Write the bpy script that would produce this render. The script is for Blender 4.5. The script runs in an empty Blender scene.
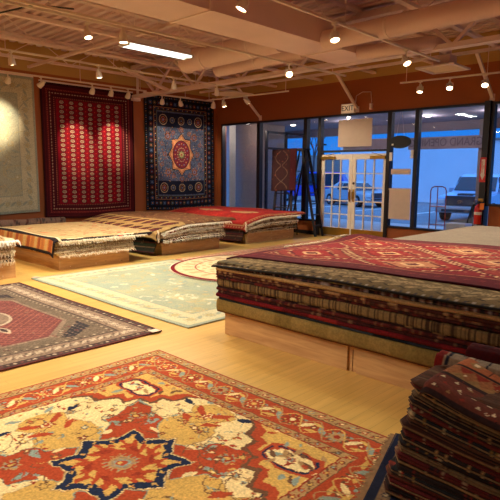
import bpy, bmesh, math, random
import numpy as np
from mathutils import Vector, Matrix
random.seed(7); RNG = np.random.default_rng(11)
SC = bpy.context.scene
COL = SC.collection
PI = math.pi

# ------------------------------------------------------------------ colour and material helpers
def lin(r, g=None, b=None):
    if g is None: r, g, b = r
    f = lambda c: (c/255/12.92) if c/255 <= .04045 else ((c/255+.055)/1.055)**2.4
    return (f(r), f(g), f(b))

def mat(name, col, rough=.6, metal=0., noise=0., nscale=8., bump=0., emis=None, estr=0., spec=.5, coat=0., stretch=(1,1,1)):
    m = bpy.data.materials.new(name); m.use_nodes = True
    nt = m.node_tree; b = nt.nodes['Principled BSDF']
    c = lin(col) if max(col) > 1 else col
    b.inputs['Base Color'].default_value = (*c, 1)
    b.inputs['Roughness'].default_value = rough; b.inputs['Metallic'].default_value = metal
    b.inputs['Specular IOR Level'].default_value = spec
    if coat: b.inputs['Coat Weight'].default_value = coat
    if emis:
        b.inputs['Emission Color'].default_value = (*emis, 1); b.inputs['Emission Strength'].default_value = estr
    if noise or bump:
        tc = nt.nodes.new('ShaderNodeTexCoord'); mp = nt.nodes.new('ShaderNodeMapping')
        mp.inputs['Scale'].default_value = stretch
        n = nt.nodes.new('ShaderNodeTexNoise'); n.inputs['Scale'].default_value = nscale; n.inputs['Detail'].default_value = 5
        nt.links.new(tc.outputs['Object'], mp.inputs['Vector']); nt.links.new(mp.outputs['Vector'], n.inputs['Vector'])
        if noise:
            mr = nt.nodes.new('ShaderNodeMapRange'); mr.inputs['To Min'].default_value = 1-noise; mr.inputs['To Max'].default_value = 1+noise
            mr.inputs['From Min'].default_value = .3; mr.inputs['From Max'].default_value = .7
            mx = nt.nodes.new('ShaderNodeVectorMath'); mx.operation = 'SCALE'; mx.inputs[0].default_value = c
            nt.links.new(n.outputs['Fac'], mr.inputs['Value']); nt.links.new(mr.outputs['Result'], mx.inputs['Scale'])
            nt.links.new(mx.outputs['Vector'], b.inputs['Base Color'])
        if bump:
            bp = nt.nodes.new('ShaderNodeBump'); bp.inputs['Strength'].default_value = bump; bp.inputs['Distance'].default_value = .01
            nt.links.new(n.outputs['Fac'], bp.inputs['Height']); nt.links.new(bp.outputs['Normal'], b.inputs['Normal'])
    return m

def rug_material():
    m = bpy.data.materials.new('woven_wool'); m.use_nodes = True; nt = m.node_tree; b = nt.nodes['Principled BSDF']
    b.inputs['Roughness'].default_value = .93; b.inputs['Specular IOR Level'].default_value = .15
    a = nt.nodes.new('ShaderNodeAttribute'); a.attribute_name = 'Col'
    tc = nt.nodes.new('ShaderNodeTexCoord'); n = nt.nodes.new('ShaderNodeTexNoise'); n.inputs['Scale'].default_value = 60; n.inputs['Detail'].default_value = 3
    mr = nt.nodes.new('ShaderNodeMapRange'); mr.inputs['From Min'].default_value = .3; mr.inputs['From Max'].default_value = .7
    mr.inputs['To Min'].default_value = .8; mr.inputs['To Max'].default_value = 1.2
    mx = nt.nodes.new('ShaderNodeVectorMath'); mx.operation = 'SCALE'
    bp = nt.nodes.new('ShaderNodeBump'); bp.inputs['Strength'].default_value = .35; bp.inputs['Distance'].default_value = .006
    nt.links.new(tc.outputs['Object'], n.inputs['Vector']); nt.links.new(n.outputs['Fac'], mr.inputs['Value'])
    nt.links.new(a.outputs['Color'], mx.inputs[0]); nt.links.new(mr.outputs['Result'], mx.inputs['Scale'])
    nt.links.new(mx.outputs['Vector'], b.inputs['Base Color'])
    nt.links.new(n.outputs['Fac'], bp.inputs['Height']); nt.links.new(bp.outputs['Normal'], b.inputs['Normal'])
    return m
M_RUG = rug_material()

def plank_material(name, c1, c2, seam, rough=.32, rot=90, bw=1.6, rh=.083, mort=.0016, coat=.15):
    m = bpy.data.materials.new(name); m.use_nodes = True; nt = m.node_tree; b = nt.nodes['Principled BSDF']
    tc = nt.nodes.new('ShaderNodeTexCoord'); mp = nt.nodes.new('ShaderNodeMapping'); mp.inputs['Rotation'].default_value = (0, 0, math.radians(rot))
    br = nt.nodes.new('ShaderNodeTexBrick'); br.inputs['Scale'].default_value = 1; br.inputs['Brick Width'].default_value = bw
    br.inputs['Row Height'].default_value = rh; br.inputs['Mortar Size'].default_value = mort; br.inputs['Bias'].default_value = 0
    br.inputs['Color1'].default_value = (*lin(c1), 1); br.inputs['Color2'].default_value = (*lin(c2), 1); br.inputs['Mortar'].default_value = (*lin(seam), 1)
    br.offset = .37; br.offset_frequency = 2
    ns = nt.nodes.new('ShaderNodeTexNoise'); ns.inputs['Scale'].default_value = 3; ns.inputs['Detail'].default_value = 8
    mp2 = nt.nodes.new('ShaderNodeMapping'); mp2.inputs['Scale'].default_value = (9, .7, 1)
    mr = nt.nodes.new('ShaderNodeMapRange'); mr.inputs['From Min'].default_value = .3; mr.inputs['From Max'].default_value = .7
    mr.inputs['To Min'].default_value = .9; mr.inputs['To Max'].default_value = 1.08
    mx = nt.nodes.new('ShaderNodeVectorMath'); mx.operation = 'SCALE'
    L = nt.links.new
    L(tc.outputs['Object'], mp.inputs['Vector']); L(mp.outputs['Vector'], br.inputs['Vector'])
    L(tc.outputs['Object'], mp2.inputs['Vector']); L(mp2.outputs['Vector'], ns.inputs['Vector'])
    L(ns.outputs['Fac'], mr.inputs['Value']); L(br.outputs['Color'], mx.inputs[0]); L(mr.outputs['Result'], mx.inputs['Scale'])
    L(mx.outputs['Vector'], b.inputs['Base Color'])
    b.inputs['Roughness'].default_value = rough; b.inputs['Coat Weight'].default_value = coat; b.inputs['Coat Roughness'].default_value = .25
    return m

def wall_material():     # rust brown paint below, tan paint above the paint line
    m = bpy.data.materials.new('two_tone_wall_paint'); m.use_nodes = True; nt = m.node_tree; b = nt.nodes['Principled BSDF']
    tc = nt.nodes.new('ShaderNodeTexCoord'); sp = nt.nodes.new('ShaderNodeSeparateXYZ'); gt = nt.nodes.new('ShaderNodeMath'); gt.operation = 'GREATER_THAN'; gt.inputs[1].default_value = 4.0
    mx = nt.nodes.new('ShaderNodeMix'); mx.data_type = 'RGBA'
    mx.inputs['A'].default_value = (*lin(158, 84, 36), 1); mx.inputs['B'].default_value = (*lin(190, 150, 82), 1)
    n = nt.nodes.new('ShaderNodeTexNoise'); n.inputs['Scale'].default_value = 40
    bp = nt.nodes.new('ShaderNodeBump'); bp.inputs['Strength'].default_value = .15; bp.inputs['Distance'].default_value = .004
    L = nt.links.new
    L(tc.outputs['Object'], sp.inputs[0]); L(sp.outputs['Z'], gt.inputs[0]); L(gt.outputs[0], mx.inputs['Factor'])
    L(mx.outputs['Result'], b.inputs['Base Color']); L(tc.outputs['Object'], n.inputs['Vector']); L(n.outputs['Fac'], bp.inputs['Height']); L(bp.outputs['Normal'], b.inputs['Normal'])
    b.inputs['Roughness'].default_value = .75
    return m

def glass_material():
    m = bpy.data.materials.new('window_glass'); m.use_nodes = True; nt = m.node_tree
    for n in list(nt.nodes):
        if n.type != 'OUTPUT_MATERIAL': nt.nodes.remove(n)
    out = [n for n in nt.nodes if n.type == 'OUTPUT_MATERIAL'][0]
    tr = nt.nodes.new('ShaderNodeBsdfTransparent'); tr.inputs['Color'].default_value = (.93, .95, .97, 1)
    gl = nt.nodes.new('ShaderNodeBsdfGlossy'); gl.inputs['Roughness'].default_value = .01
    fr = nt.nodes.new('ShaderNodeFresnel'); fr.inputs['IOR'].default_value = 1.6
    mx = nt.nodes.new('ShaderNodeMixShader'); L = nt.links.new
    ge = nt.nodes.new('ShaderNodeNewGeometry'); mi = nt.nodes.new('ShaderNodeMapRange'); mi.inputs['To Min'].default_value = 1.42; mi.inputs['To Max'].default_value = 1/1.42
    L(ge.outputs['Backfacing'], mi.inputs['Value']); L(mi.outputs['Result'], fr.inputs['IOR'])
    L(fr.outputs[0], mx.inputs[0]); L(tr.outputs[0], mx.inputs[1]); L(gl.outputs[0], mx.inputs[2]); L(mx.outputs[0], out.inputs['Surface'])
    return m

def pine_material():
    m = bpy.data.materials.new('knotty_pine'); m.use_nodes = True; nt = m.node_tree; b = nt.nodes['Principled BSDF']
    tc = nt.nodes.new('ShaderNodeTexCoord'); mp = nt.nodes.new('ShaderNodeMapping'); mp.inputs['Scale'].default_value = (1.2, 1.2, 12)
    n = nt.nodes.new('ShaderNodeTexNoise'); n.inputs['Scale'].default_value = 2.2; n.inputs['Detail'].default_value = 6; n.inputs['Distortion'].default_value = .6
    cr = nt.nodes.new('ShaderNodeValToRGB'); cr.color_ramp.elements[0].position = .3; cr.color_ramp.elements[0].color = (*lin(186, 138, 88), 1)
    cr.color_ramp.elements[1].position = .7; cr.color_ramp.elements[1].color = (*lin(212, 168, 112), 1)
    v = nt.nodes.new('ShaderNodeTexVoronoi'); v.inputs['Scale'].default_value = 5
    mpv = nt.nodes.new('ShaderNodeMapping'); mpv.inputs['Scale'].default_value = (.7, .7, 1.4)
    vr = nt.nodes.new('ShaderNodeMapRange'); vr.inputs['From Min'].default_value = .05; vr.inputs['From Max'].default_value = .11; vr.inputs['To Min'].default_value = .55; vr.inputs['To Max'].default_value = 1
    mx = nt.nodes.new('ShaderNodeVectorMath'); mx.operation = 'SCALE'; L = nt.links.new
    L(tc.outputs['Object'], mp.inputs['Vector']); L(mp.outputs['Vector'], n.inputs['Vector']); L(n.outputs['Fac'], cr.inputs['Fac'])
    L(tc.outputs['Object'], mpv.inputs['Vector']); L(mpv.outputs['Vector'], v.inputs['Vector']); L(v.outputs['Distance'], vr.inputs['Value'])
    L(cr.outputs['Color'], mx.inputs[0]); L(vr.outputs['Result'], mx.inputs['Scale']); L(mx.outputs['Vector'], b.inputs['Base Color'])
    b.inputs['Roughness'].default_value = .6
    return m

M = dict(
    wall=wall_material(), floor=plank_material('maple_plank_floor', (214, 172, 96), (206, 164, 88), (180, 138, 72)),
    glass=glass_material(), pine=pine_material(),
    ceil=mat('painted_steel_deck', (218, 188, 182), .8, noise=.06, nscale=2),
    steel=mat('painted_steel', (228, 202, 190), .6, noise=.05, nscale=5),
    duct=mat('painted_duct', (222, 190, 178), .6, noise=.05, nscale=2),
    rail=mat('white_track_enamel', (225, 205, 180), .45, noise=.03),
    lamp=mat('white_lamp_enamel', (226, 208, 184), .4, noise=.03),
    bulb=mat('glowing_halogen_lens', (255, 240, 210), .3, emis=(1, .80, .52), estr=14),
    tube=mat('glowing_fluorescent_tube', (255, 255, 255), .3, emis=(.80, 1, .96), estr=2.2),
    frame=mat('dark_bronze_aluminium', (34, 28, 30), .45, metal=.3, noise=.05),
    door=mat('cream_door_paint', (242, 230, 212), .45, noise=.04),
    brass=mat('brushed_brass', (180, 140, 62), .35, metal=.85, noise=.08, stretch=(1, 1, 20)),
    paper=mat('white_paper', (206, 186, 168), .8, noise=.03),
    black=mat('black_enamel', (18, 17, 18), .5, noise=.1),
    red=mat('red_enamel', (190, 26, 20), .35, noise=.05),
    orange=mat('orange_tag_card', (225, 120, 30), .6, noise=.05),
    white=mat('white_plastic', (235, 230, 220), .5, noise=.03),
    fringe=mat('cream_cotton_fringe', (226, 208, 178), .95, noise=.15, nscale=30),
    fringe2=mat('brown_wool_fringe', (150, 118, 84), .95, noise=.2, nscale=30),
    asphalt=mat('grey_asphalt', (118, 118, 122), .75, noise=.12, nscale=1.5, bump=.3),
    concrete=mat('pale_concrete', (190, 188, 184), .8, noise=.06, nscale=3),
    stucco=mat('pale_grey_stucco', (150, 132, 124), .9, noise=.05, nscale=10, bump=.3),
    whitewall=mat('white_painted_block', (232, 232, 235), .85, noise=.04, nscale=.7),
    banner=mat('taupe_banner_vinyl', (150, 132, 136), .7, noise=.1, nscale=4),
    bannertxt=mat('dark_banner_lettering', (112, 98, 106), .7, noise=.05),
    soffit=mat('grey_canopy_soffit', (150, 136, 142), .85, noise=.05),
    cart=mat('red_steel_tube', (176, 60, 40), .4, noise=.05),
    silver=mat('silver_car_paint', (176, 184, 192), .3, metal=.4, noise=.03, coat=.5),
    blue=mat('blue_car_paint', (20, 60, 190), .3, metal=.2, noise=.03, coat=.5),
    bluew=mat('pale_blue_truck_paint', (160, 190, 220), .3, metal=.2, noise=.03, coat=.5),
    carglass=mat('dark_car_glass', (16, 26, 44), .08, noise=.02),
    tyre=mat('black_rubber_tyre', (20, 20, 22), .85, noise=.1),
    chrome=mat('chrome', (200, 200, 205), .15, metal=1, noise=.03),
    lens=mat('clear_headlight_lens', (220, 225, 230), .1, noise=.02),
    plastic=mat('dark_grey_plastic', (52, 54, 58), .6, noise=.05),
    bark=mat('bare_tree_bark', (86, 66, 66), .9, noise=.2),
    ladder=mat('weathered_dark_ladder', (26, 23, 25), .6, noise=.15),
    vent=mat('white_register_enamel', (214, 190, 168), .5, noise=.03),
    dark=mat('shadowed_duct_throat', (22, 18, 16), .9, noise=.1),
    sign=mat('backlit_exit_face', (232, 205, 165), .5, emis=(1, .74, .45), estr=.22),
    shopstrip=mat('glowing_reflection_streak', (230, 240, 255), .3, emis=(.7, .85, 1), estr=1.1),
    signtxt=mat('dark_exit_lettering', (70, 30, 18), .6, noise=.05),
    canopyfill=mat('added_canopy_downlight', (255, 240, 215), .3, emis=(1, .85, .65), estr=12),
    redsign=mat('red_sign_vinyl', (206, 34, 24), .5, noise=.04),
)

# ------------------------------------------------------------------ mesh helpers
def link(name, me, m, parent=None, smooth=False):
    o = bpy.data.objects.new(name, me); COL.objects.link(o)
    if m is not None:
        for mm in (m if isinstance(m, (list, tuple)) else [m]): me.materials.append(mm)
    if parent is not None: o.parent = parent
    if smooth: me.shade_smooth()
    return o

class MB:
    def __init__(s): s.v = []; s.f = []
    def box(s, x0, x1, y0, y1, z0, z1, bev=0):
        if bev: return s.bbox(x0, x1, y0, y1, z0, z1, bev)
        b = len(s.v)
        s.v += [(x0,y0,z0),(x1,y0,z0),(x1,y1,z0),(x0,y1,z0),(x0,y0,z1),(x1,y0,z1),(x1,y1,z1),(x0,y1,z1)]
        s.f += [tuple(b+i for i in q) for q in ((0,3,2,1),(4,5,6,7),(0,1,5,4),(1,2,6,5),(2,3,7,6),(3,0,4,7))]; return s
    def bbox(s, x0, x1, y0, y1, z0, z1, bev):
        bm = bmesh.new(); bmesh.ops.create_cube(bm, size=1)
        for v in bm.verts: v.co = Vector(((x0+x1)/2+v.co.x*(x1-x0), (y0+y1)/2+v.co.y*(y1-y0), (z0+z1)/2+v.co.z*(z1-z0)))
        bmesh.ops.bevel(bm, geom=list(bm.edges), offset=bev, segments=2, affect='EDGES', profile=.5)
        bm.verts.index_update(); b = len(s.v); s.v += [tuple(v.co) for v in bm.verts]; s.f += [tuple(b+v.index for v in f.verts) for f in bm.faces]; bm.free(); return s
    def bar(s, p, q, w, h=None, up=(0,0,1)):
        h = h or w; p = Vector(p); q = Vector(q); d = (q-p).normalized(); u = Vector(up)
        if abs(d.dot(u)) > .98: u = Vector((1,0,0))
        r = d.cross(u).normalized(); u = r.cross(d).normalized(); b = len(s.v)
        for c in (p, q):
            for a, e in ((-1,-1),(1,-1),(1,1),(-1,1)): s.v.append(tuple(c + r*(a*w/2) + u*(e*h/2)))
        s.f += [tuple(b+i for i in t) for t in ((0,3,2,1),(4,5,6,7),(0,1,5,4),(1,2,6,5),(2,3,7,6),(3,0,4,7))]; return s
    def tube(s, pts, r, n=10, caps=True):
        pts = [Vector(p) for p in pts]; rr = r if isinstance(r, (list, tuple)) else [r]*len(pts); b = len(s.v)
        prev = None
        for i, p in enumerate(pts):
            d = (pts[min(i+1, len(pts)-1)] - pts[max(i-1, 0)]).normalized()
            if prev is None:
                u = Vector((0,0,1)) if abs(d.z) < .9 else Vector((1,0,0)); a = d.cross(u).normalized()
            else: a = (prev - d*prev.dot(d)).normalized()
            prev = a; c = d.cross(a)
            for k in range(n):
                t = 2*PI*k/n; s.v.append(tuple(p + (a*math.cos(t) + c*math.sin(t))*rr[i]))
        for i in range(len(pts)-1):
            for k in range(n): s.f.append((b+i*n+k, b+i*n+(k+1)%n, b+(i+1)*n+(k+1)%n, b+(i+1)*n+k))
        if caps:
            s.f.append(tuple(b+k for k in range(n))[::-1]); s.f.append(tuple(b+(len(pts)-1)*n+k for k in range(n)))
        return s
    def lathe(s, prof, c=(0,0,0), n=20):
        b = len(s.v)
        for r, z in prof:
            for k in range(n):
                t = 2*PI*k/n; s.v.append((c[0]+r*math.cos(t), c[1]+r*math.sin(t), c[2]+z))
        for i in range(len(prof)-1):
            for k in range(n): s.f.append((b+i*n+k, b+i*n+(k+1)%n, b+(i+1)*n+(k+1)%n, b+(i+1)*n+k))
        s.f.append(tuple(b+k for k in range(n))[::-1]); s.f.append(tuple(b+(len(prof)-1)*n+k for k in range(n))); return s
    def prism(s, poly, y0, y1):    # poly in (x,z), extruded along y
        b = len(s.v); n = len(poly)
        s.v += [(x, y0, z) for x, z in poly] + [(x, y1, z) for x, z in poly]
        s.f.append(tuple(range(b, b+n))); s.f.append(tuple(range(b+2*n-1, b+n-1, -1)))
        for i in range(n): j = (i+1) % n; s.f.append((b+i, b+n+i, b+n+j, b+j))
        return s
    def build(s, name, m, parent=None, smooth=False):
        me = bpy.data.meshes.new(name); me.from_pydata(s.v, [], s.f); me.update()
        bm = bmesh.new(); bm.from_mesh(me); bmesh.ops.recalc_face_normals(bm, faces=list(bm.faces)); bm.to_mesh(me); bm.free()
        o = link(name, me, m, parent, False)
        if smooth:
            me.shade_smooth()
            try: me.set_sharp_from_angle(angle=math.radians(40))
            except Exception: pass
        return o

def tag(o, label=None, cat=None, group=None, kind=None):
    if label: o['label'] = label
    if cat: o['category'] = cat
    if group: o['group'] = group
    if kind: o['kind'] = kind
    return o
def thing(name, loc, label, cat, group=None, rz=0):
    o = bpy.data.objects.new(name, None); COL.objects.link(o); o.location = loc; o.rotation_euler = (0, 0, rz); o.empty_display_size = .1
    return tag(o, label, cat, group)
def struct(name, mb, m): return tag(mb.build(name, m), kind='structure')
def text_mesh(body, size, m, parent, name, loc, rot, depth=.002, align='CENTER', xs=1):
    cu = bpy.data.curves.new('lettering', 'FONT'); cu.body = body; cu.size = size; cu.extrude = depth; cu.align_x = align; cu.align_y = 'CENTER'; cu.space_line = .85
    t = bpy.data.objects.new('tmp', cu); COL.objects.link(t); bpy.context.view_layer.update()
    me = bpy.data.meshes.new_from_object(t.evaluated_get(bpy.context.evaluated_depsgraph_get())); bpy.data.objects.remove(t)
    o = link(name, me, m, parent); o.location = loc; o.rotation_euler = rot; o.scale = (xs, 1, 1); return o

# ------------------------------------------------------------------ woven pattern painter
def vnoise(ny, nx, cell, seed=0):
    r = np.random.default_rng(seed); gy, gx = max(2, int(ny/cell)+2), max(2, int(nx/cell)+2); g = r.random((gy, gx))
    yy = np.linspace(0, gy-1.001, ny); xx = np.linspace(0, gx-1.001, nx); y0 = yy.astype(int); x0 = xx.astype(int)
    fy = (yy-y0)[:, None]; fx = (xx-x0)[None]; fy = fy*fy*(3-2*fy); fx = fx*fx*(3-2*fx)
    return (g[y0][:, x0]*(1-fy)*(1-fx) + g[y0+1][:, x0]*fy*(1-fx) + g[y0][:, x0+1]*(1-fy)*fx + g[y0+1][:, x0+1]*fy*fx)
class Cv:
    def __init__(s, w, h, res, base):
        s.w, s.h = w, h; s.nx = int(round(w/res))+1; s.ny = int(round(h/res))+1
        s.x = np.linspace(-w/2, w/2, s.nx); s.y = np.linspace(-h/2, h/2, s.ny); s.X, s.Y = np.meshgrid(s.x, s.y)
        s.img = np.zeros((s.ny, s.nx, 3)); s.img[:] = lin(base); s.D = np.minimum(w/2-abs(s.X), h/2-abs(s.Y))
    def win(s, cx, cy, r):
        i0, i1 = np.searchsorted(s.x, (cx-r, cx+r)); j0, j1 = np.searchsorted(s.y, (cy-r, cy+r)); return slice(j0, j1), slice(i0, i1)
    def fill(s, mask, c): s.img[mask] = lin(c)
    def band(s, d0, d1, c): s.fill((s.D >= d0) & (s.D < d1), c)
    def local(s, cx, cy, r, ang=0):
        sl = s.win(cx, cy, r); dx = s.X[sl]-cx; dy = s.Y[sl]-cy; c, n = math.cos(ang), math.sin(ang); return sl, dx*c+dy*n, -dx*n+dy*c
    def ell(s, cx, cy, a, b, c, ang=0):
        sl, u, v = s.local(cx, cy, max(a, b)*1.05, ang); s.img[sl][(u/a)**2+(v/b)**2 < 1] = lin(c)
    def leaf(s, cx, cy, L, W, c, ang=0):
        sl, u, v = s.local(cx, cy, L, ang); t = np.clip(u/L+.5, 0, 1); s.img[sl][(abs(v) < W*np.sin(PI*t)**.8*(1-.3*t)) & (abs(u) < L/2)] = lin(c)
    def flower(s, cx, cy, r, cs, n=8, ang=0):
        sl, u, v = s.local(cx, cy, r*1.1, ang); q = np.hypot(u, v); th = np.arctan2(v, u); k = .78+.22*np.cos(n*th)
        for i, c in enumerate(cs): s.img[sl][q < r*(1-i/len(cs))*(k if i < 2 else 1)] = lin(c)
    def poly(s, pts, c):
        P = np.array(pts); sl = (slice(*np.searchsorted(s.y, (P[:,1].min(), P[:,1].max()+1e-6))), slice(*np.searchsorted(s.x, (P[:,0].min(), P[:,0].max()+1e-6))))
        X, Y = s.X[sl], s.Y[sl]; ins = np.zeros(X.shape, bool)
        for i in range(len(P)):
            (x1, y1), (x2, y2) = P[i], P[(i+1) % len(P)]
            if y1 == y2: continue
            ins ^= ((y1 > Y) != (y2 > Y)) & (X < (x2-x1)*(Y-y1)/(y2-y1)+x1)
        s.img[sl][ins] = lin(c)
    def line(s, pts, w, c):
        cl = lin(c)
        for (x1, y1), (x2, y2) in zip(pts[:-1], pts[1:]):
            L = math.hypot(x2-x1, y2-y1)+1e-9; sl, u, v = s.local((x1+x2)/2, (y1+y2)/2, L/2+w, math.atan2(y2-y1, x2-x1))
            s.img[sl][(abs(v) < w/2) & (abs(u) < L/2+w/2)] = cl
    def curve(s, f, n, w, c): s.line([f(t/n) for t in range(n+1)], w, c)
    def star(s, cx, cy, ro, ri, n, c, ang=0, sy=1.0):
        s.poly([(cx+(ro if k % 2 == 0 else ri)*math.cos(ang+PI*k/n), cy+sy*(ro if k % 2 == 0 else ri)*math.sin(ang+PI*k/n)) for k in range(2*n)], c)
    def along(s, d, step, fn):           # fn(x, y, ang, i) on the four sides at inset d
        for side in range(4):
            L = (s.w if side % 2 == 0 else s.h)-2*d; n = max(1, int(round(L/step)))
            for i in range(n):
                t = -L/2+(i)*L/n
                a, b = s.w/2-d, s.h/2-d
                x, y, g = [(t, -b, 0), (a, t, PI/2), (-t, b, PI), (-a, -t, -PI/2)][side]; fn(x, y, g, i)
    def sym(s):
        h = s.img[:, :(s.nx+1)//2]; s.img[:, -h.shape[1]:] = h[:, ::-1]; v = s.img[:(s.ny+1)//2]; s.img[-v.shape[0]:] = v[::-1]
    def scatter(s, n, cols, r0, r1, mask=None, seed=1, kinds=(0, 1, 2)):
        r = np.random.default_rng(seed)
        for _ in range(n):
            x = r.uniform(-s.w/2, s.w/2); y = r.uniform(-s.h/2, s.h/2)
            if mask is not None and not mask(x, y): continue
            c = cols[r.integers(len(cols))]; q = r.uniform(r0, r1); k = kinds[r.integers(len(kinds))]; a = r.uniform(0, PI*2)
            if k == 0: s.flower(x, y, q, [c, cols[r.integers(len(cols))]], 5+int(r.integers(4)), a)
            elif k == 1: s.leaf(x, y, q*2.6, q*.5, c, a)
            else: s.curve(lambda t: (x+q*2.5*(t-.5)*math.cos(a)-q*.7*math.sin(6*t)*math.sin(a), y+q*2.5*(t-.5)*math.sin(a)+q*.7*math.sin(6*t)*math.cos(a)), 8, q*.28, c)
    def speckle(s, amt, seed=1): s.img *= (1+amt*(np.random.default_rng(seed).random(s.X.shape)*2-1))[..., None]; return s
    def soften(s, f, c): s.img = s.img*(1-f)+np.array(lin(c))*f; return s
    def warp(s, amp, cell, seed=5):
        r = s.w/s.nx; a = (vnoise(s.ny, s.nx, cell/r, seed)-.5)*2*amp/r; b = (vnoise(s.ny, s.nx, cell/r, seed+9)-.5)*2*amp/r
        j = np.clip(np.arange(s.ny)[:, None]+a, 0, s.ny-1).round().astype(int); i = np.clip(np.arange(s.nx)[None]+b, 0, s.nx-1).round().astype(int); s.img = s.img[j, i]; return s
    def abrash(s, amt=.12, cell=.25, seed=3):
        n = vnoise(s.ny, s.nx, cell/(s.w/s.nx), seed); m = vnoise(s.ny, s.nx, 3, seed+1); s.img *= (1+amt*(2*n-1)+amt*.7*(2*m-1))[..., None]; return s

def set_col(me, cols):
    a = me.color_attributes.new('Col', 'FLOAT_COLOR', 'POINT'); c = np.ones((len(cols), 4), np.float32); c[:, :3] = np.clip(cols, 0, 1); a.data.foreach_set('color', c.ravel())

def cloth(name, cv, fn, thick, parent=None, side=None, double=False):
    """cv pattern mapped by fn(X,Y)->(x,y,z) arrays; closed shell of the given thickness (down -> -normal)."""
    P = np.stack(fn(cv.X, cv.Y), -1); ny, nx = P.shape[:2]
    du = np.gradient(P, axis=1); dv = np.gradient(P, axis=0); N = np.cross(du, dv); N /= np.linalg.norm(N, axis=-1, keepdims=True)+1e-12
    Q = P - N*thick; idx = np.arange(ny*nx).reshape(ny, nx)
    quads = np.stack([idx[:-1, :-1], idx[:-1, 1:], idx[1:, 1:], idx[1:, :-1]], -1).reshape(-1, 4)
    ring = np.concatenate([idx[0, :-1], idx[:-1, -1], idx[-1, :0:-1], idx[:0:-1, 0]])
    V = [P.reshape(-1, 3)]; C = [cv.img.reshape(-1, 3)]; F = [quads]
    sc = cv.img.reshape(-1, 3)[ring]*.8 if side is None else np.tile(lin(side), (len(ring), 1))
    if double:
        V.append(Q.reshape(-1, 3)); C.append(cv.img.reshape(-1, 3)*.6); b = ny*nx; F.append(quads[:, ::-1]+b); r2 = ring+b
    else:
        V.append(Q.reshape(-1, 3)[ring]); C.append(sc); r2 = ny*nx+np.arange(len(ring))
    nr = np.roll(ring, -1); n2 = np.roll(r2, -1); F.append(np.stack([ring, r2, n2, nr], -1))
    V = np.concatenate(V); C = np.concatenate(C); F = np.concatenate(F)
    me = bpy.data.meshes.new(name); me.vertices.add(len(V)); me.vertices.foreach_set('co', V.astype(np.float32).ravel())
    nf = len(F); me.loops.add(nf*4); me.loops.foreach_set('vertex_index', F.astype(np.int32).ravel())
    me.polygons.add(nf); me.polygons.foreach_set('loop_start', np.arange(0, nf*4, 4, dtype=np.int32)); me.update(calc_edges=True); me.validate()
    set_col(me, C); me.shade_smooth()
    return link(name, me, M_RUG, parent)

def fringe(parent, pts, dirs, m, length=.07, w=.009, drop=.5, name='fringe', off=(0, 0, 0)):
    mb = MB(); r = random.Random(len(pts))
    for p, d in zip(pts, dirs):
        L = length*r.uniform(.6, 1.25); p = Vector(p)-Vector(off); d = Vector(d).normalized(); s = Vector((r.uniform(-.3, .3), r.uniform(-.3, .3), 0))
        a = p; b = p+(d+s*.5)*L*.55+Vector((0, 0, -drop*L*.25)); c = b+(d*(1-drop)+s+Vector((0, 0, -drop*1.3))).normalized()*L*.5
        mb.tube([a, b, c], [w/2, w/2, w/3], 4)
    return tag(mb.build(name, m, parent), kind='stuff')

def slab(name, x0, x1, y0, y1, z, t, colf, seed=0, lips=1, amp=.02, zamp=.008, zf=None, label=None, cat='rug', group=None, n=None, round_=.5, corner=.04):
    """A folded rug lying in a pile: rounded wavy edges, colours given by colf(s_along, ring, side)."""
    r = np.random.default_rng(seed); X, Y = x1-x0, y1-y0; per = []
    st = .03 if n is None else n
    def seg(a, b, side):
        L = math.hypot(b[0]-a[0], b[1]-a[1]); k = max(4, int(L/st))
        for i in range(k): per.append((a[0]+(b[0]-a[0])*i/k, a[1]+(b[1]-a[1])*i/k, side, L*i/k))
    c = corner
    seg((x0+c, y0), (x1-c, y0), 0); seg((x1, y0+c), (x1, y1-c), 1); seg((x1-c, y1), (x0+c, y1), 2); seg((x0, y1-c), (x0, y0+c), 3)
    n_ = len(per); P = np.array([(p[0], p[1]) for p in per]); side = np.array([p[2] for p in per]); s = np.array([p[3] for p in per])
    nor = np.array([(0, -1), (1, 0), (0, 1), (-1, 0)])[side]
    th = np.linspace(0, 2*PI, n_, endpoint=False); w = sum(a*np.sin(k*th+ph) for k, a, ph in zip((3, 7, 13, 29), (.5, .4, .3, .15), r.uniform(0, 6.28, 4)))
    zz = sum(a*np.sin(k*th+ph) for k, a, ph in zip((2, 5, 11, 23), (.5, .4, .3, .2), r.uniform(0, 6.28, 4)))
    P = P+nor*(amp*w)[:, None]; K = 5*lips; rings = []; cols = []
    ins = -.06
    prof = [(ins, .02)]+[(-(t*round_)*(1-abs(math.sin(PI*lips*k/K))**.6), k/K) for k in range(K+1)]+[(ins, .98)]
    for j, (o, h) in enumerate(prof):
        Z = z+t*h+zamp*zz
        if zf is not None: Z = Z+zf(P[:, 0], P[:, 1])
        rings.append(np.column_stack([P+nor*o, Z])); cols.append(colf(s, h, side, P))
    V = np.concatenate(rings); C = np.concatenate(cols); F = []; R = len(prof)
    for j in range(R-1):
        for i in range(n_): i2 = (i+1) % n_; F.append((j*n_+i, j*n_+i2, (j+1)*n_+i2, (j+1)*n_+i))
    for j, fl in ((0, True), (R-1, False)):      # caps as fans to a centre vertex
        b = len(V); cx, cy = (x0+x1)/2, (y0+y1)/2; ring = rings[j]
        ctr = np.array([[cx, cy, ring[:, 2].mean()]]); V = np.concatenate([V, ctr]); C = np.concatenate([C, cols[j][:1]])
        for i in range(n_):
            i2 = (i+1) % n_; a, d = j*n_+i, j*n_+i2; F.append((d, a, b) if fl else (a, d, b))
    me = bpy.data.meshes.new(name); me.from_pydata([tuple(v) for v in V], [], F); me.update(); set_col(me, C); me.shade_smooth()
    o = link(name, me, M_RUG); tag(o, label, cat, group)
    return o

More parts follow.
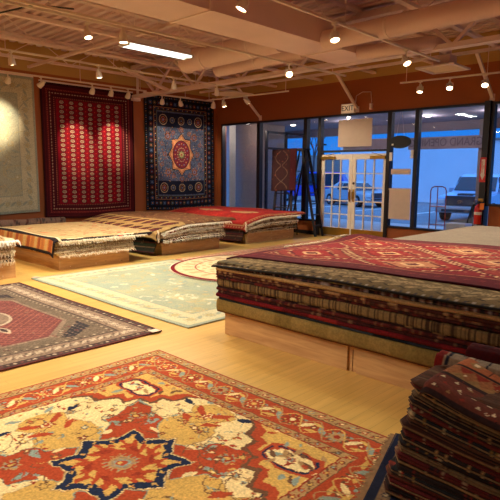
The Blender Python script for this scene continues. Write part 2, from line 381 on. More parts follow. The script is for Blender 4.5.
# ================================================================== THE SETTING
XL, YB, XR, YF, ZD = -12.96, 11.88, 3.6, -3.6, 4.6
struct('floor', MB().box(XL, XR, YF, YB+.2, -.12, 0), M['floor'])
struct('wall_left', MB().box(XL-.2, XL, YF, YB+.2, 0, 4.85), M['wall'])
struct('wall_right', MB().box(XR, XR+.2, YF, YB+.2, 0, 4.85), M['wall'])
struct('wall_front', MB().box(XL, XR, YF-.2, YF, 0, 4.85), M['wall'])
wb = MB(); wb.box(XL, XR, YB, YB+.2, 3.18, 4.85); wb.box(XL, -12.74, YB, YB+.2, 0, 3.18)
wb.box(-12.74, -8.9, YB, YB+.2, 0, .36); wb.box(-6.8, -4.36, YB, YB+.2, 0, .36); wb.box(-4.36, -.6, YB, YB+.2, 0, 1.0); wb.box(-.6, XR, YB, YB+.2, 0, 3.18)
struct('wall_back', wb, M['wall'])
# corrugated deck: ribs run across the joists
dk = MB(); y = YF; prof = []
while y < YB+.2:
    prof += [(y, ZD), (y+.10, ZD), (y+.125, ZD+.09), (y+.185, ZD+.09)]; y += .21
for x in (XL, XR):
    for (yy, zz) in prof: dk.v.append((x, yy, zz))
n = len(prof); dk.f += [(i, i+1, n+i+1, n+i) for i in range(n-1)]
b = len(dk.v); dk.box(XL-.2, XR+.2, YF-.2, YB+.3, 4.86, 4.95)
struct('ceiling', dk, M['ceil'])

def bay(i, x0, x1, z0, z1, cl=.06, cr=.06, y0=YB-.03, y1=YB+.11):
    f = MB(); w = .05
    f.box(x0, x0+cl, y0, y1, z0, z1); f.box(x1-cr, x1, y0, y1, z0, z1); f.box(x0+cl, x1-cr, y0, y1, z0, z0+w); f.box(x0+cl, x1-cr, y0, y1, z1-w, z1)
    o = struct('window_%d' % i, f, M['frame'])
    MB().box(x0+cl, x1-cr, YB+.035, YB+.043, z0+w, z1-w).build('glass_pane', M['glass'], o); return o
bay(1, -12.74, -11.13, .36, 3.18); bay(2, -11.13, -9.37, .36, 3.18); bay(3, -9.37, -8.9, .36, 3.18, .06, .04)
bay(4, -8.9, -6.8, 2.22, 3.18, .06, .06)
bay(5, -6.8, -6.1, .36, 3.18, .05, .05); bay(6, -6.1, -4.5, .36, 3.18, .05, .05); bay(7, -4.44, -.6, 1.0, 3.18, .08, .08)
struct('trim_1', MB().box(-4.56, -4.43, YB-.09, YB+.16, 0, 3.2), M['frame'])       # heavy post
struct('trim_2', MB().box(-8.94, -8.83, YB-.04, YB+.12, 0, 2.22).box(-6.86, -6.77, YB-.04, YB+.12, 0, 2.22), M['frame'])
struct('trim_3', MB().box(-8.83, -6.86, YB+.0, YB+.2, -.01, .015), M['brass'])
struct('baseboard_left', MB().box(XL, XL+.02, YF, YB, 0, .1), M['frame'])
struct('baseboard_back', MB().box(-12.74, -8.95, YB-.02, YB, 0, .1).box(-6.76, -4.47, YB-.02, YB, 0, .1).box(-4.32, XR, YB-.02, YB, 0, .1), M['frame'])

def door_leaf(i, x0, x1, hinge_left):
    ya, yb = YB+.02, YB+.065; zt = 2.17; gx0, gx1 = x0+.1, x1-.1; gz0, gz1 = .25, 2.03
    f = MB(); f.box(x0, gx0, ya, yb, .02, zt); f.box(gx1, x1, ya, yb, .02, zt); f.box(gx0, gx1, ya, yb, .02, gz0); f.box(gx0, gx1, ya, yb, gz1, zt)
    o = struct('door_%d' % i, f, M['door'])
    mu = MB()
    for k in (1, 2): xx = gx0+(gx1-gx0)*k/3; mu.box(xx-.014, xx+.014, ya-.004, yb, gz0, gz1)
    for k in range(1, 5): zz = gz0+(gz1-gz0)*k/5; mu.box(gx0, gx1, ya-.002, yb-.002, zz-.014, zz+.014)
    mu.build('glazing_bars', M['door'], o)
    MB().box(gx0, gx1, YB+.04, YB+.046, gz0, gz1).build('glass_pane', M['glass'], o)
    MB().box(x0+.02, x1-.02, ya-.006, ya, .03, .24).build('kick_plate', M['brass'], o)
    hx = x1-.05 if hinge_left else x0+.05
    MB().box(hx-.028, hx+.028, ya-.012, ya, .95, 1.27, .004).tube([(hx, ya-.012, 1.0), (hx, ya-.06, 1.03), (hx, ya-.06, 1.19), (hx, ya-.012, 1.22)], .011, 8).build('door_handle', M['brass'], o, True)
    if not hinge_left: MB().tube([(hx, ya, 1.42), (hx, ya-.02, 1.42)], .03, 16).build('deadbolt', M['black'], o, True)
    cx = x0+.02 if hinge_left else x1-.45
    MB().box(cx, cx+.43, ya-.07, ya, 2.03, 2.11, .01).build('door_closer', M['brass'], o)
    MB().bar((cx+(.1 if hinge_left else .33), ya-.05, 2.12), (cx+(.4 if hinge_left else .03), ya-.02, 2.19), .02, .012).build('closer_arm', M['brass'], o)
door_leaf(1, -8.83, -7.855, True); door_leaf(2, -7.845, -6.86, False)

# ------------------------------------------------------------------ roof steel
def web_pts(a, b, n):
    return [a+(b-a)*k/n for k in range(n+1)]
JX = [-12.1, -10.5, -8.9, -7.3, -5.7, -4.1, -2.5, -.9]
for k, x in enumerate(JX):
    y0, y1 = (YF, YB)
    t = MB().box(x-.065, x+.065, y0, y1, ZD-.06, ZD-.005).box(x-.05, x+.05, y0, y1, 4.08, 4.13)
    o = tag(t.build('ceiling_joist', M['steel']), ['open web steel joist nearest the left wall of hanging rugs', 'open web steel joist second from the left wall, left of the long fluorescent fixture', 'open web steel joist passing just left above the fluorescent fixture', 'open web steel joist above and left of the big rectangular duct', 'open web steel joist directly above the big rectangular duct', 'open web steel joist just right of the big rectangular duct', 'open web steel joist over the right part of the store above the round ducts', 'open web steel joist farthest right'][k], 'joist', 'steel joists under the roof deck')
    ys = [y0+.3+.75*j for j in range(int((y1-y0-.5)/.75))]
    for j in range(len(ys)-1):
        a, b2 = ys[j], ys[j+1]
        if b2 < (2 if x > -9 else .5): continue
        MB().tube([(x, a, 4.1 if j % 2 else ZD-.04), (x, b2, ZD-.04 if j % 2 else 4.1)], .009, 6).build('web_bar', M['steel'], o)
# girder across the room
g = MB(); GY = 8.76
g.box(XL, XR, GY-.09, GY-.01, 3.67, 3.75).box(XL, XR, GY+.01, GY+.09, 3.67, 3.75).box(XL, XR, GY-.08, GY+.08, 4.42, 4.53)
o = tag(g.build('roof_girder', M['steel']), 'heavy painted steel truss girder crossing the ceiling in front of the window wall', 'girder')
xs = [XL+.2+.8*j for j in range(20)]
for j in range(len(xs)-1):
    MB().bar((xs[j], GY, 3.72 if j % 2 else 4.46), (xs[j+1], GY, 4.46 if j % 2 else 3.72), .06, .05).build('web_bar', M['steel'], o)
    if j % 4 == 0: MB().bar((xs[j], GY, 3.72), (xs[j], GY, 4.46), .05, .05).build('web_post', M['steel'], o)
MB().box(-13.0+.04, -12.8, GY-.12, GY+.12, 3.6, 3.67).build('bearing_plate', M['steel'], o)
for yy, zz, lb in ((5.71, 4.07, 'thin steel bridging angle crossing under the joists left of the fluorescent fixture'), (10.92, 4.07, 'thin steel bridging angle under the joists near the window wall'), (2.6, 4.07, 'thin steel bridging angle crossing under the joists nearest the viewer')):
    tag(MB().box(XL+.3, XR, yy-.03, yy+.03, zz-.055, zz).build('bridging_angle', M['steel']), lb, 'steel angle', 'bridging angles under the joists')
for x, lb in ((-11.07, 'slanted steel brace above the leftmost storefront window'), (-7.74, 'slanted steel brace ending beside the exit sign'), (-4.44, 'slanted steel brace above the heavy post at the right end of the windows')):
    tag(MB().bar((x, YB-.01, 3.27), (x, 10.93, 4.02), .065, .05).box(x-.05, x+.05, YB-.02, YB-.001, 3.2, 3.34).build('window_brace', M['steel']), lb, 'brace', 'slanted braces from window wall to roof steel')
# double diagonal strut left of the fluorescent light
tag(MB().bar((-11.3, 7.3, 4.07), (-11.35, 8.68, 3.72), .05).bar((-11.18, 7.3, 4.07), (-11.23, 8.68, 3.72), .03).build('diagonal_strut', M['steel']), 'pair of diagonal struts running down to the girder near the third hanging rug', 'strut')
# ducts
o = tag(MB().box(-6.1, -5.3, -3.4, 8.62, 3.67, 4.03).build('rectangular_duct', M['duct']), 'big rectangular sheet metal duct painted tan running along the ceiling', 'duct')
for yy in (1.9, 4.75, 7.6):
    MB().box(-6.115, -5.285, yy-.02, yy+.02, 3.655, 4.045).build('duct_seam', M['steel'], o)
def round_duct(pts, r, label, ribs=0):
    mb = MB().tube(pts, r, 24); o = tag(mb.build('round_duct', M['duct'], None, True), label, 'duct', 'round spiral ducts')
    for k in range(ribs):
        a, b2 = Vector(pts[0]), Vector(pts[-1]); c = a.lerp(b2, (k+.5)/ribs); d = (b2-a).normalized()*.02
        MB().tube([c-d, c+d], r+.008, 24).build('duct_collar', M['steel'], o, True)
    return o
round_duct([(-8.55, 7.0, 3.78), (-8.4, 7.0, 3.8), (-6.11, 7.0, 3.84)], .2, 'large round duct left of the rectangular duct with capped end', 2)
round_duct([(-8.3, 7.62, 3.70), (-6.11, 7.62, 3.76)], .13, 'smaller round duct behind the large one, left of the rectangular duct', 1)
round_duct([(-5.29, 7.15, 3.72), (XR-.05, 7.15, 3.83)], .15, 'large round duct right of the rectangular duct crossing above the spot rail', 4)
round_duct([(-5.29, 8.1, 3.68), (-4.75, 8.15, 3.68), (-4.45, 8.3, 3.71), (-4.3, 8.5, 3.76), (-4.28, 9.1, 3.84), (-4.42, 9.5, 3.88), (-4.52, 9.72, 3.86)], .11, 'smaller round duct curving down to the square ceiling register')
def register(x, y, z, label):
    t = thing('ceiling_register', (x, y, z), label, 'air vent', 'square ceiling air registers')
    w = .36; MB().box(-w, w, -w, -w+.06, 0, .03).box(-w, w, w-.06, w, 0, .03).box(-w, -w+.06, -w+.06, w-.06, 0, .03).box(w-.06, w, -w+.06, w-.06, 0, .03).build('register_frame', M['vent'], t)
    for k in range(6):
        yy = -w+.12+k*(2*w-.24)/5; MB().bar((-w+.06, yy, .015), (w-.06, yy, .012), .030, .004, up=(0, .6, 1)).build('louver', M['vent'], t)
    MB().box(-w+.05, w-.05, -w+.05, w-.05, .032, .04).build('throat_shade', M['dark'], t)  # near-black sheet stands in for the shade behind the louvers
register(-4.55, 9.72, 3.55, 'square white air register under a curved duct near the right windows')
register(-9.75, 9.45, 3.55, 'square white air register above the leftmost windows')
tag(MB().box(-4.67, -4.37, 9.57, 9.87, 3.6, 3.78).build('register_boot', M['steel']), 'short sheet metal boot above the right square air register', 'duct boot')
tag(MB().tube([(-9.0, 2.2, 4.03), (-8.95, 3.0, 4.0), (-8.6, 3.3, 3.92), (-7.9, 3.7, 4.02), (-7.7, 4.2, 4.03)], .012, 6).build('electrical_conduit', M['black'], None, True), 'thin dark cable curving below the joists at upper left', 'cable')

# fluorescent fixture
t = thing('fluorescent_fixture', (-7.62, 5.65, 3.66), 'long two tube fluorescent fixture hanging lit from chains', 'ceiling light')
MB().box(-.06, .06, -.66, .66, .03, .13).prism([(-.17, -.01), (-.04, .05), (.04, .05), (.17, -.01), (.17, 0), (.05, .06), (-.05, .06), (-.17, 0)], -.66, .66).build('reflector', M['white'], t)
for s in (-1, 1): MB().tube([(s*.095, -.62, -.005), (s*.095, .62, -.005)], .026, 12).build('tube', M['tube'], t, True)
for yy in (-.64, .64): MB().box(-.12, .12, yy-.015, yy+.015, -.03, .03).build('end_cap', M['white'], t)
for yy in (-.45, .0, .45):
    ch = MB()
    for k in range(19): ch.box(-.006-(k % 2)*.004, .006+(k % 2)*.004, yy-.003, yy+.003, .09+k*.045, .09+k*.045+.04)
    ch.build('chain', M['steel'], t)
L = bpy.data.lights.new('fluorescent_glow', 'AREA'); L.shape = 'RECTANGLE'; L.size = .25; L.size_y = 1.25; L.energy = 125; L.color = (.95, 1, .93)
lo = bpy.data.objects.new('fluorescent_glow', L); COL.objects.link(lo); lo.parent = t; lo.location = (0, 0, -.04)

def fluorescent(x, y, z, label, power):  # unseen copies of the fixture, added to raise the ambient light
    t2 = thing('fluorescent_fixture', (x, y, z), label, 'ceiling light'); src = t
    for ch in list(src.children):
        c = ch.copy(); COL.objects.link(c); c.parent = t2
        if c.type == 'LIGHT': c.data = ch.data.copy(); c.data.energy = power
    return t2
fluorescent(-5.6, -1.4, 3.66, 'long fluorescent fixture added for fill light, unseen behind the camera', 95)
fluorescent(.6, 5.4, 3.66, 'long fluorescent fixture added for fill light, unseen beyond the right edge', 80)
fluorescent(-9.4, -1.6, 3.66, 'long fluorescent fixture added for fill light, unseen past the left edge', 95)
# ------------------------------------------------------------------ track lighting
WARM = (1, .83, .59)
def rail(p, q, label, drops):
    mb = MB().bar(p, q, .035, .03); o = tag(mb.build('track_rail', M['rail']), label, 'light track', 'white light tracks')
    P, Q = Vector(p), Vector(q)
    for f in drops:
        c = P.lerp(Q, f); MB().tube([c+Vector((0, 0, .015)), Vector((c.x, c.y, 4.08))], .006, 6).build('drop_rod', M['steel'], o)
    return o
def head(loc, target, label, watts=60, spot=60, blend=.7, kind=0, col=WARM, group='white track spotlights'):
    x, y, z = loc; t = thing('track_spotlight', (x, y, z), label, 'spotlight', group); t.scale = (1.25, 1.25, 1.15)
    d = (Vector(target)-Vector(loc)).normalized(); R = d.to_track_quat('-Z', 'Y').to_matrix().to_4x4()
    MB().tube([(0, 0, .13), (0, 0, .05)], .012, 8).box(-.03, .03, -.018, .018, .12, .15).build('mount', M['lamp'], t)
    yk = MB()
    for s in (-1, 1): yk.tube([(0, 0, .05), (s*.05, 0, .045), (s*.058, 0, .0), (s*.055, 0, -.02)], .005, 6)
    o = yk.build('yoke', M['lamp'], t)
    mb = MB().lathe([(.0, .09), (.022, .088), (.028, .05), (.042, .03), (.05, -.045), (.052, -.055), (.047, -.055), (.044, -.04), (.0, -.04)], (0, 0, 0), 18)
    o = mb.build('lamp_housing', M['lamp'], t, True); o.matrix_local = R
    le = MB().lathe([(0, -.043), (.041, -.043), (.039, -.052), (.02, -.058), (0, -.06)], (0, 0, 0), 18).build('lamp_lens', M['bulb'], t, True); le.matrix_local = R
    L = bpy.data.lights.new('spot_beam', 'SPOT'); L.energy = watts*6.2; L.spot_size = math.radians(spot); L.spot_blend = blend; L.color = col; L.shadow_soft_size = .04
    lo = bpy.data.objects.new('spot_beam', L); COL.objects.link(lo); lo.parent = t; lo.matrix_local = Matrix.Translation(d*.075) @ R
    return t
rail((-11.5, 2.2, 3.66), (-11.5, 8.15, 3.66), 'white light track in front of the cream and red hanging rugs', (.1, .4, .7, .97))
rail((-11.6, 8.25, 3.62), (-11.4, 9.45, 3.62), 'short white light track in front of the blue hanging rug', (.2, .9))
rail((-9.5, 1.0, 3.67), (-9.5, 9.3, 3.67), 'long white light track over the row of rug stacks', (.1, .35, .6, .85))
rail((-7.9, .5, 3.95), (-7.75, 7.6, 3.95), 'thin high light track running beside the fluorescent fixture', (.2, .6, .9))
rail((-6.42, .6, 3.57), (-6.3, 9.2, 3.57), 'white light track along the left side of the rectangular duct', (.2, .62, .95))
rail((-4.1, -2.6, 3.6), (-4.38, 9.2, 3.6), 'white light track along the right side of the rectangular duct', (.2, .5, .75, .97))
rail((-11.0, 9.72, 3.55), (-8.2, 9.72, 3.52), 'white light track in front of the leftmost storefront windows', (.03, .97))
rail((-5.85, 10.55, 3.55), (-1.4, 10.55, 3.5), 'white light track in front of the right storefront windows', (.03, .4, .9))
rail((-1.5, -2.8, 3.6), (-1.5, 9.0, 3.6), 'white light track over the big stack, right of the picture', (.1, .5, .9))
LW = XL
head((-11.5, 4.75, 3.5), (LW, 5.05, 2.75), 'spotlight aimed at the cream hanging rug, left end of the wall track', 40, 42)
head((-11.5, 5.45, 3.5), (LW, 4.75, 2.5), 'spotlight between the cream rug and the red hanging rug', 26, 45)
head((-11.5, 6.66, 3.5), (LW, 7.0, 2.2), 'spotlight over the left half of the red hanging rug', 36, 38)
head((-11.5, 7.15, 3.5), (LW, 7.3, .9), 'spotlight over the centre of the red hanging rug', 9, 50)
head((-11.5, 7.62, 3.5), (LW, 8.1, 2.3), 'spotlight over the right half of the red hanging rug', 40, 38)
head((-11.53, 8.66, 3.46), (LW, 9.75, 2.3), 'spotlight left of two in front of the blue medallion rug', 20, 42)
head((-11.46, 9.2, 3.46), (LW, 10.9, 2.3), 'spotlight right of two in front of the blue medallion rug', 20, 42)
head((-9.5, 4.0, 3.5), (-10.0, 4.6, .5), 'lit spotlight at the left edge of the picture over the stacks', 34, 75)
head((-9.5, 5.65, 3.5), (-9.6, 6.2, .4), 'lit spotlight over the cream topped stack in front of the red hanging rug', 34, 75)
head((-9.5, 7.45, 3.5), (-10.2, 8.0, .5), 'lit spotlight hanging in front of the blue hanging rug', 34, 75)
head((-9.5, 8.7, 3.5), (-10.2, 10.1, .5), 'lit spotlight beside the right edge of the blue hanging rug', 34, 75)
head((-7.86, 4.5, 3.76), (-6.6, 4.6, 0), 'lit spotlight left of the fluorescent fixture', 45, 90)
head((-7.78, 7.05, 3.76), (-6.8, 6.5, 0), 'lit spotlight just right of the fluorescent fixture', 40, 85)
head((-6.33, 7.5, 3.4), (-3.3, 5.4, .8), 'lit spotlight under the left side of the rectangular duct near its far end', 46, 44)
head((-4.3, 6.0, 3.42), (-3.4, 5.4, .85), 'lit spotlight under the right side of the duct, above the maroon rug', 36, 50)
head((-4.36, 8.0, 3.42), (-2.6, 7.4, .8), 'lit spotlight under the round ducts toward the right windows', 26, 70)
head((-4.22, 4.25, 3.42), (-5.4, 3.0, 0), 'lit spotlight at the top edge of the picture beside the duct', 30, 80)
head((-10.75, 9.72, 3.4), (-12.5, 10.9, .8), 'spotlight turned to the wall at the left of three by the leftmost window', 8, 60)
head((-10.35, 9.72, 3.4), (-9.9, 10.2, .5), 'lit spotlight in the middle of three by the leftmost window', 30, 75)
head((-9.52, 9.72, 3.4), (-8.0, 11.9, 1.0), 'lit spotlight at the right of three by the leftmost window', 26, 80)
head((-5.4, 10.55, 3.38), (-5.2, 9.7, .3), 'lit spotlight at the left of three before the right windows', 26, 75)
head((-4.78, 10.55, 3.38), (-4.0, 8.9, .8), 'lit spotlight in the middle of three before the right windows', 30, 75)
head((-4.1, 10.55, 3.36), (-3.2, 8.4, .8), 'lit spotlight at the right of three before the right windows', 34, 75)
# spotlights added for ambient fill, most of them out of view
for lc, tg, w, sz in (((-6.4, 2.2, 3.45), (-6.8, 2.3, 0), 42, 95), ((-4.15, 1.4, 3.42), (-3.6, 1.7, 0), 36, 90), ((-4.12, .1, 3.42), (-3.4, 1.0, 0), 26, 80), ((-1.5, 5.0, 3.45), (-2.6, 5.2, .85), 16, 80), ((-1.5, 7.6, 3.45), (-2.0, 7.6, .8), 18, 80), ((-6.42, 4.2, 3.42), (-6.3, 4.3, 0), 40, 95), ((-9.5, 2.2, 3.5), (-9.2, 2.6, 0), 45, 90)):
    head(lc, tg, 'spotlight added for fill light on a ceiling track near the camera', w, sz)

# ------------------------------------------------------------------ things on the window wall
t = thing('exit_sign', (-7.98, YB-.06, 3.3), 'small lit exit sign on the wall above the double doors', 'exit sign')
MB().box(-.2, .2, -.03, .05, -.12, .12, .01).build('sign_box', M['lamp'], t)
MB().box(-.185, .185, -.034, -.03, -.105, .105).build('sign_face', M['sign'], t)
text_mesh('EXIT', .18, M['signtxt'], t, 'lettering', (.0, -.036, .0), (PI/2, 0, 0))
tag(MB().tube([(-7.8, YB-.01, 3.44), (-7.78, YB-.02, 3.6), (-7.6, YB-.02, 3.68), (-7.36, YB-.02, 3.66), (-7.33, YB-.02, 3.4)], .009, 6).box(-7.37, -7.3, YB-.06, YB-.001, 3.24, 3.38).build('sign_conduit', M['steel'], None, False), 'thin looping conduit with small box right of the exit sign', 'conduit')
tag(MB().box(-8.29, -7.29, YB-.02, YB-.012, 2.35, 3.03).build('paper_sheet', M['paper']), 'blank white poster sheet taped inside the glass above the doors', 'poster')
tag(MB().box(-6.74, -6.17, YB-.02, YB-.012, .58, 1.33).build('paper_sheet', M['paper']), 'large blank white poster sheet low in the narrow window right of the doors', 'poster')
tag(MB().box(-6.72, -6.2, YB-.02, YB-.012, 1.66, 1.79).build('paper_strip', M['paper']), 'narrow paper strip in the narrow window right of the doors', 'poster')
t = thing('oval_sign', (-6.5, YB-.045, 2.42), 'black oval hanging sign in the narrow window right of the doors', 'sign')
ov = MB().tube([(0, -.012, 0), (0, .012, 0)], 1, 36); ov.v = [(x*.29, y, z*.15) for x, y, z in ov.v]; ov.build('sign_panel', M['black'], t)
MB().tube([(-.1, 0, .14), (-.02, 0, .7)], .003, 5).tube([(.1, 0, .14), (.02, 0, .7)], .003, 5).build('hanging_wire', M['steel'], t)
MB().box(-.21, -.16, -.018, -.013, -.075, -.035).build('price_tag', M['white'], t)
for x, z, lb in ((-6.72, 2.08, 'small white alarm contact at the left of the narrow window'), (-6.17, 2.13, 'small white alarm contact at the right of the narrow window')):
    tag(MB().box(x-.035, x+.035, YB-.07, YB-.031, z-.1, z+.1, .006).box(x-.015, x+.015, YB-.075, YB-.069, z+.04, z+.07).build('alarm_sensor', M['white']), lb, 'sensor', 'window alarm sensors')
# fire extinguisher and its arrow sign on the heavy post
t = thing('arrow_sign', (-4.50, YB-.1, 1.77), 'red fire extinguisher sign with white strip and down arrow on the dark post', 'sign')
MB().box(-.065, .065, -.004, .004, -.26, .26).build('sign_panel', M['redsign'], t)
MB().box(-.036, .036, -.007, -.0045, -.1, .22).prism([(-.05, -.1), (.05, -.1), (0, -.22)], -.007, -.0045).build('arrow', M['white'], t)
text_mesh('FIRE\nEXTINGUISHER', .036, M['redsign'], t, 'lettering', (0, -.009, .06), (PI/2, PI/2, 0))
t = thing('fire_extinguisher', (-4.50, YB-.21, .62), 'red fire extinguisher with orange tag hanging on the dark post', 'fire extinguisher')
MB().lathe([(0, 0), (.07, 0), (.078, .02), (.078, .33), (.065, .38), (.03, .41), (.02, .44), (0, .44)], n=24).build('cylinder', M['red'], t, True)
MB().lathe([(.079, .2), (.0795, .2), (.0795, .26), (.079, .26)], n=24).build('white_label', M['white'], t, True)
MB().box(-.02, .02, -.025, .025, .43, .48).bar((-.01, 0, .49), (.1, 0, .52), .02, .01).bar((-.01, 0, .47), (.09, 0, .455), .02, .01).build('valve_handle', M['black'], t)
MB().tube([(-.02, -.01, .45), (-.09, -.02, .42), (-.11, -.02, .3), (-.095, -.02, .15)], .012, 8).build('hose', M['black'], t, True)
MB().box(.06, .15, -.085, -.08, .31, .45).build('inspection_tag', M['orange'], t)
MB().box(-.02, .02, .075, .12, .1, .4).build('wall_bracket', M['black'], t)
tag(MB().box(-4.55, -4.44, YB-.13, YB-.091, 1.1, 1.16, .005).build('hook_plate', M['brass']), 'small metal hook plate above the fire extinguisher', 'bracket')

# ------------------------------------------------------------------ ladders and the rug hung on one, inside the left windows
def a_ladder(loc, h, wb_, wt, dep, label, n=6, rz=0):
    t = thing('step_ladder', loc, label, 'ladder', rz=rz)
    for s in (-1, 1):
        MB().bar((s*wb_/2, -dep/2, 0), (s*wt/2, -.04, h), .03, .07).build('front_rail', M['ladder'], t)
        MB().bar((s*wb_/2*.9, dep/2, 0), (s*wt/2*.9, .05, h-.04), .025, .04).build('rear_leg', M['ladder'], t)
    for k in range(1, n+1):
        f = k/(n+1); w = wb_+(wt-wb_)*f; y = -dep/2+(dep/2-.04)*f
        MB().box(-w/2, w/2, y-.04, y+.05, f*h-.012, f*h+.012).build('step', M['ladder'], t)
    for f in (.35, .75): w = (wb_+(wt-wb_)*f)*.9; y = dep/2-(dep/2-.05)*f; MB().bar((-w/2, y, f*h), (w/2, y, f*h), .02).build('rear_brace', M['ladder'], t)
    MB().box(-wt/2-.03, wt/2+.03, -.1, .1, h-.01, h+.03).build('top_cap', M['ladder'], t)
    return t
a_ladder((-9.2, 11.6, 0), 2.3, .32, .26, 1.15, 'dark step ladder standing inside the narrow left window', 7, PI/2)
hr = Cv(.82, 1.1, .012, (38, 22, 26)); hr.fill(abs(hr.X+.08) < .28, (46, 24, 26)); hr.fill(hr.X > .2, (58, 18, 24))
for s_ in (-1, 1): hr.line([(-.08+s_*.2*abs(math.cos(k*.38)), -.5+k*.05) for k in range(21)], .014, (92, 70, 60))
hr.band(0, .03, (40, 18, 20)); hr.scatter(60, [(120, 60, 46), (50, 18, 20)], .01, .02, None, 2)
tagc2 = cloth('display_rug', hr, lambda X, Y: (-9.38+X, 11.0+.02*np.sin(X*4)-.03*(.55-Y), 1.75+Y+.012*np.sin(X*5)), .01)
tag(tagc2, 'small dark red rug with zigzag line hung on a ladder before the left window', 'rug')
a_ladder((-9.5, 11.22, 0), 2.25, .62, .4, .36, 'dark step ladder behind the small rug hung in the left window', 5, .1)

# ================================================================== OUTSIDE
tag(MB().box(-95, 40, YB+.2, 17.0, -.25, -.02).build('sidewalk', M['concrete']), kind='structure')
tag(MB().box(-140, 60, 17.0, 120, -.35, -.15).build('ground', M['asphalt']), kind='structure')
ln = MB()
for k in range(9): ln.box(-30+k*3, -29.88+k*3, 23, 28, -.15, -.145)
tag(ln.build('trim_4', M['white']), kind='structure')
cn = MB().box(-16, 6, YB+.2, 16.7, 3.3, 3.5).box(-16, 6, 16.55, 16.75, 3.03, 4.0)
o = tag(cn.build('storefront_canopy', M['soffit']), 'wide grey canopy over the sidewalk outside the windows', 'canopy')
for x, y in ((-7.2, 14.6), (-5.4, 14.4), (-9.8, 14.5), (-12.0, 14.5)): MB().tube([(x, y, 3.275), (x, y, 3.3)], .08, 18).build('added_downlight', M['canopyfill'], o)  # glowing discs added to go with the canopy fill lamps
for x, y, e in ((-7.2, 14.6, 25), (-5.4, 14.4, 15), (-9.8, 14.5, 25), (-12.2, 12.5, 30)):  # point lamps added under the canopy to brighten pier and soffit
    L = bpy.data.lights.new('canopy_fill', 'POINT'); L.energy = e; L.color = (1, .82, .66) if x < -12 else (.95, .9, 1); L.shadow_soft_size = .08; lo = bpy.data.objects.new('canopy_fill', L); COL.objects.link(lo); lo.location = (x, y, 3.15)
tag(MB().box(-6.4, -6.05, 16.3, 16.54, -.02, 3.29).build('canopy_column', M['stucco']), 'grey canopy column outside near the pickup truck', 'column')
tag(MB().box(-19, -12.45, 13.4, 14.6, -.02, 3.29).build('stucco_pier', M['stucco']), 'wide grey stucco pier outside the leftmost window', 'pier')
tag(MB().box(-13.62, -13.2, 12.65, 12.95, -.02, 3.29).build('stucco_column', M['concrete']), 'pale square column just outside the leftmost window', 'column')
# neighbouring storefront running away from the windows
t = thing('neighbour_storefront', (-11.75, 12.9, 0), 'dark framed glass storefront of the neighbouring shop outside', 'storefront')
f = MB(); 
for y in (0, .95, 1.9): f.box(-.04, .04, y-.035, y+.035, 0, 3.0)
for z in (.1, 2.45, 2.96): f.box(-.04, .04, 0, 1.9, z-.035, z+.035)
f.build('frame', M['frame'], t); MB().box(-.005, .005, .0, 1.9, .1, 2.96).build('glass_pane', M['glass'], t)
for k, z in enumerate((2.3, 2.13, 1.98, 1.84)):
    MB().box(-.62, -.1, 1.45, 1.5, z, z+.03).build('reflection_streak', M['shopstrip'], t)  # glowing strips imitate streaks of light reflected in the glass
# banners hung from the canopy edge
o = tag(MB().box(-8.6, -6.2, 16.2, 16.22, 2.45, 2.82).build('banner', M['banner']), 'long taupe banner under the canopy seen from behind', 'banner')
text_mesh('GRAND OPENING', .34, M['bannertxt'], o, 'lettering', (-7.4, 16.19, 2.64), (PI/2, 0, 0), xs=-.84)
tag(MB().box(-11.1, -9.3, 16.2, 16.22, 2.5, 2.84).build('banner', M['banner']), 'taupe banner under the canopy seen above the doors', 'banner')
# white building across the lot
o = tag(MB().box(-23.5, -6, 34, 44, -.16, 3.75).build('white_building', M['whitewall']), 'long white block building across the parking lot', 'building')
MB().box(-23.6, -5.9, 33.9, 44.1, 3.75, 3.9).build('roof_edge', M['stucco'], o)
tag(MB().box(-75, -34, 60, 74, -.16, 4.2).build('distant_building', M['stucco']), 'low grey building far across the lot', 'building')

